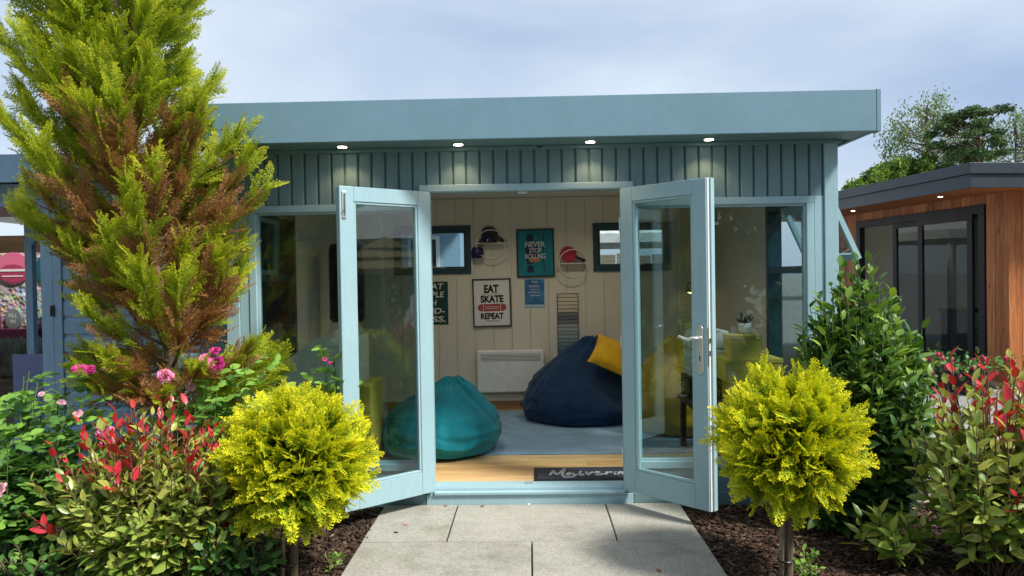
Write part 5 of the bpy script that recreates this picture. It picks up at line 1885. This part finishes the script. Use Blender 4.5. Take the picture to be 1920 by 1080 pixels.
# lavender seen through the shed
def lavender(loc, label, seed):
    r = np.random.default_rng(seed)
    e = thing('lavender', label, 'plant', loc, 0, 'lavender plants behind the blue shed')
    n = 700
    p = np.stack([r.normal(0, .14, n), r.normal(0, .10, n), np.zeros(n)], 1)
    d = norm(np.stack([p[:, 0] * 2.0, p[:, 1] * 2.0, np.ones(n)], 1) + r.normal(0, .15, (n, 3)))
    V, l, s = instance(template([(0, -.02, 0), (0, .02, 0), (1, .01, 0), (1, -.01, 0)], [(0, 1, 2, 3)]), p, d, r.normal(0, 1, (n, 3)), r.uniform(.15, .38, n))
    o = bpy.data.objects.new('foliage', np_mesh('foliage', V, l, s, np.repeat(r.beta(2, 2, n), 4), 'lavender'))
    link_obj(o, e)
    o['kind'] = 'stuff'
for i, (x_, lab) in enumerate(((-5.35, 'grey lavender clump nearest the blue bag side of bed'), (-5.05, 'grey lavender clump in the middle of sleeper bed'), (-4.75, 'grey lavender clump nearest the shed doorway post'))):
    lavender((x_, 2.40, 0.55), lab, 90 + i)
bx = MB().box(-5.6, -4.45, 2.225, 2.74, -0.05, 0.56).build('raised_bed', 'soil', None)
tag(bx, 'raised soil bed behind timber sleepers', kind='structure')

# distant trees ----------------------------------------------------------------
QUAD = template([(0, 0, 0), (.5, .28, .04), (1, 0, 0), (.5, -.28, .04)], [(0, 1, 2, 3)])
def tree(name, label, base, H, cz, R, mat, seed, n_clump, n_leaf, leaf_, droop=0.0, trunk_r=0.16, bend=(0, 0), flat_=0.5, csize=1.0):
    r = np.random.default_rng(seed)
    e = thing(name, label, 'tree', base, 0, 'trees beyond the cabin roof' if base[1] > 0 else 'trees facing the garden room')
    c = np.array([bend[0], bend[1], cz])
    chains = [([(0, 0, -.1), (bend[0] * .2, bend[1] * .2, H * .3), (bend[0] * .7, bend[1] * .7, H * .6), (bend[0], bend[1], H * .93)], [trunk_r, trunk_r * .85, trunk_r * .55, trunk_r * .12])]
    pos, d, nr, s_, tn = [], [], [], [], []
    for i in range(n_clump):
        dk = norm(r.normal(0, 1, 3))
        f_ = r.uniform(.35, 1) ** .5
        cc = c + dk * np.array(R) * f_
        chains.append(([(bend[0] * .8, bend[1] * .8, min(H * .9, max(H * .25, cc[2] - .25 * R[2]))), tuple((cc + c) / 2 + np.array([0, 0, -.1 * R[2]])), tuple(cc)], [trunk_r * .30, trunk_r * .16, trunk_r * .05]))
        cr = r.uniform(.16, .30) * min(R) * csize
        tb = r.random()
        q = r.normal(0, 1, (n_leaf, 3))
        q = norm(q) * (r.random((n_leaf, 1)) ** .4) * cr * np.array([1.2, 1.2, flat_ * 1.3])
        q[:, 2] -= droop * r.random(n_leaf) * cr * 3
        pos.append(cc + q)
        dd = r.normal(0, 1, (n_leaf, 3))
        dd[:, 2] -= droop * 1.5
        d.append(norm(dd))
        nr.append(r.normal(0, 1, (n_leaf, 3)) + np.array([0, 0, .5]))
        s_.append(r.uniform(.6, 1.2, n_leaf) * leaf_)
        tn.append(np.clip(tb * .5 + r.random(n_leaf) * .5, 0, 1))
    pos, d, nr, s_, tn = [np.concatenate(a) for a in (pos, d, nr, s_, tn)]
    V, l, s = instance(QUAD, pos, d, nr, s_)
    o = bpy.data.objects.new('crown', np_mesh('crown', V, l, s, np.repeat(tn, 4), mat))
    link_obj(o, e)
    o['kind'] = 'stuff'
    link_obj(bpy.data.objects.new('trunk', tubes_mesh('trunk', chains, 'bark', 6)), e)
    return e
tree('pine_tree', 'dark green pine with bare curved trunk above the cabin roof', (23.6, 33.0, -.06), 10.0, 8.2, (1.9, 1.9, 1.45), 'pine', 101, 46, 240, .19, 0, .20, (-1.3, 0), .35, 1.0)
tree('birch_tree', 'tall airy birch rising behind the pine', (21.8, 37, -.06), 11.8, 8.8, (2.4, 2.4, 3.0), 'birch', 102, 90, 75, .17, .9, .14, (0.4, 0), .8, .8)
tree('birch_tree', 'sparse birch to the right of the pine', (26.3, 36, -.06), 10.8, 7.6, (1.9, 1.9, 3.0), 'birch', 103, 70, 60, .17, 1.0, .12, (0, 0), .8, .8)
tree('birch_tree', 'drooping birch at the far end of cabin roof', (29.5, 38, -.06), 11.0, 8.2, (2.0, 2.0, 3.0), 'birch', 106, 70, 60, .17, 1.0, .12, (0, 0), .8, .8)
tree('leafy_tree', 'low bright green tree left of the pine', (20.1, 35, -.06), 8.0, 6.2, (2.0, 1.9, 1.5), 'lime_leaf', 104, 60, 170, .24, .3, .14, (0, 0), .8)
tree('leafy_tree', 'lowest bright green tree nearest the garden room corner', (17.6, 34, -.06), 7.0, 5.7, (1.3, 1.2, 1.1), 'lime_leaf', 105, 46, 170, .22, .3, .12, (0, 0), .8)
# garden opposite, seen in the glass
OPP = [(-9.5, -10.5, 'pine', 'dark bushy tree farthest along the rose side opposite'), (-6.0, -11.5, 'lime_leaf', 'green bushy tree opposite the blue summer house'), (-2.6, -11.0, 'pine', 'dark bushy tree opposite the left window'),
       (0.8, -12.0, 'lime_leaf', 'green bushy tree at the far end of the path'), (3.4, -11.5, 'pine', 'dark bushy tree left of the opposite shed'), (9.5, -10.5, 'lime_leaf', 'green bushy tree right of the opposite shed'),
       (13.8, 19.5, 'pine', 'dark bushy tree beyond the cabin rear window'), (13.4, -5.6, 'pine', 'dark bushy tree behind the white marquee'), (14.0, -2.2, 'lime_leaf', 'green bushy tree beyond the white marquee'), (-9.5, -3.0, 'pine', 'dark bushy tree far beyond the pale pink rose'), (-11.0, 0.0, 'lime_leaf', 'green bushy tree beside the blue summer house end')]
for i, (x_, y_, mt, lab) in enumerate(OPP):
    tree('leafy_tree', lab, (x_, y_, -.06), 3.6 if y_ > 9 else 4.6 + .4 * (i % 3), 2.3 if y_ < 9 else 1.7, (2.3, 1.6, 2.4) if y_ < 9 else (2.4, 1.5, 1.6), mt, 111 + i, 60, 130, .34, .2, .16, (0, 0), .8)
os_ = thing('opposite_shed', 'blue shed with dark shingle roof facing the garden room', 'shed', (6.2, -9.0, 0))
MB().box(-1.5, 1.5, -1.2, 1.2, -.06, 2.1).build('wall', 'shed_blue', os_)
MB().add([(-1.8, 1.6, 2.05), (1.8, 1.6, 2.05), (1.8, -1.6, 2.05), (-1.8, -1.6, 2.05), (-1.0, 0, 3.0), (1.0, 0, 3.0)], [(0, 1, 5, 4), (2, 3, 4, 5), (1, 2, 5), (3, 0, 4), (3, 2, 1, 0)]).build('roof', 'shingle', os_)
MB().box(-0.4, 0.4, 1.2005, 1.23, 0, 1.95).build('door', 'teal_dark', os_)

# thatched parasol beyond the right shrubs, mirrored in the left door
tp = thing('thatched_parasol', 'thatched garden parasol on a pole beyond the red photinia', 'parasol', (5.3, -2.35, -.06))
MB().tube([(0, 0, 0), (0, 0, 1.62)], 0.035, 10).build('pole', 'sleeper', tp)
for i, (r0, r1, z0, z1) in enumerate(((0.85, 0.50, 1.60, 1.80), (0.60, 0.28, 1.76, 1.93), (0.36, 0.03, 1.90, 2.08))):
    MB().lathe([(r0 * .4, z0 + .01), (r0, z0 - .05), (r0 * 1.01, z0 + .02), (r1, z1), (r1 * .5, z1 + .01)], (0, 0, 0), 60, lambda p: p + Vector((0, 0, .03 * noise.noise(p * 14)))).build('thatch_tier', 'thatch', tp)
wc = thing('white_marquee', 'white fabric marquee behind the thatched parasol', 'marquee', (9.2, -3.6, -.06))
MB().add([(-1.6, -2, 2.2), (1.6, -2, 2.2), (1.6, 2, 2.2), (-1.6, 2, 2.2), (0, 0, 3.1)], [(0, 1, 4), (1, 2, 4), (2, 3, 4), (3, 0, 4)]).build('canopy', 'parasol_white', wc)
for x_ in (-1.55, 1.55):
    for y_ in (-1.95, 1.95):
        MB().box(x_ - .03, x_ + .03, y_ - .03, y_ + .03, 0, 2.2).build('post', 'white_paint', wc)

# litter on the slabs
def litter(name, label, mat, x_, y_, s, rz, kind='broad', z=0.004):
    T, tl, ts = LEAF[kind]
    me = np_mesh(name, T, tl, ts, np.zeros(len(T)), mat, True)
    o = bpy.data.objects.new(name, me)
    link_obj(o)
    o.location = (x_, y_, z)
    o.scale = (s, s, s * .5)
    o.rotation_euler = (0, math.radians(-6), rz)
    tag(o, label, 'petal' if 'petal' in name else 'leaf')
litter('fallen_leaf', 'orange dry leaf lying on the front slab', 'dry_leaf', 0.60, -1.10, 0.035, 2.0)
litter('fallen_petal', 'pink rose petal on the corner slab', 'petal_pink', -0.745, -0.40, 0.03, .4)
litter('fallen_leaf', 'thin dark leaf beside the pink petal', 'plant_dark', -0.78, -0.52, 0.035, -.3, 'laurel')
litter('fallen_petal', 'white petal against the threshold plinth', 'paper_white', -0.03, -0.055, 0.03, 1.2)
litter('fallen_leaf', 'brown dry leaf against the threshold plinth', 'dry_leaf', -0.32, -0.075, 0.032, .9)
litter('fallen_leaf', 'small brown leaf near the left end of plinth', 'dry_leaf', -0.53, -0.06, 0.028, 2.6)
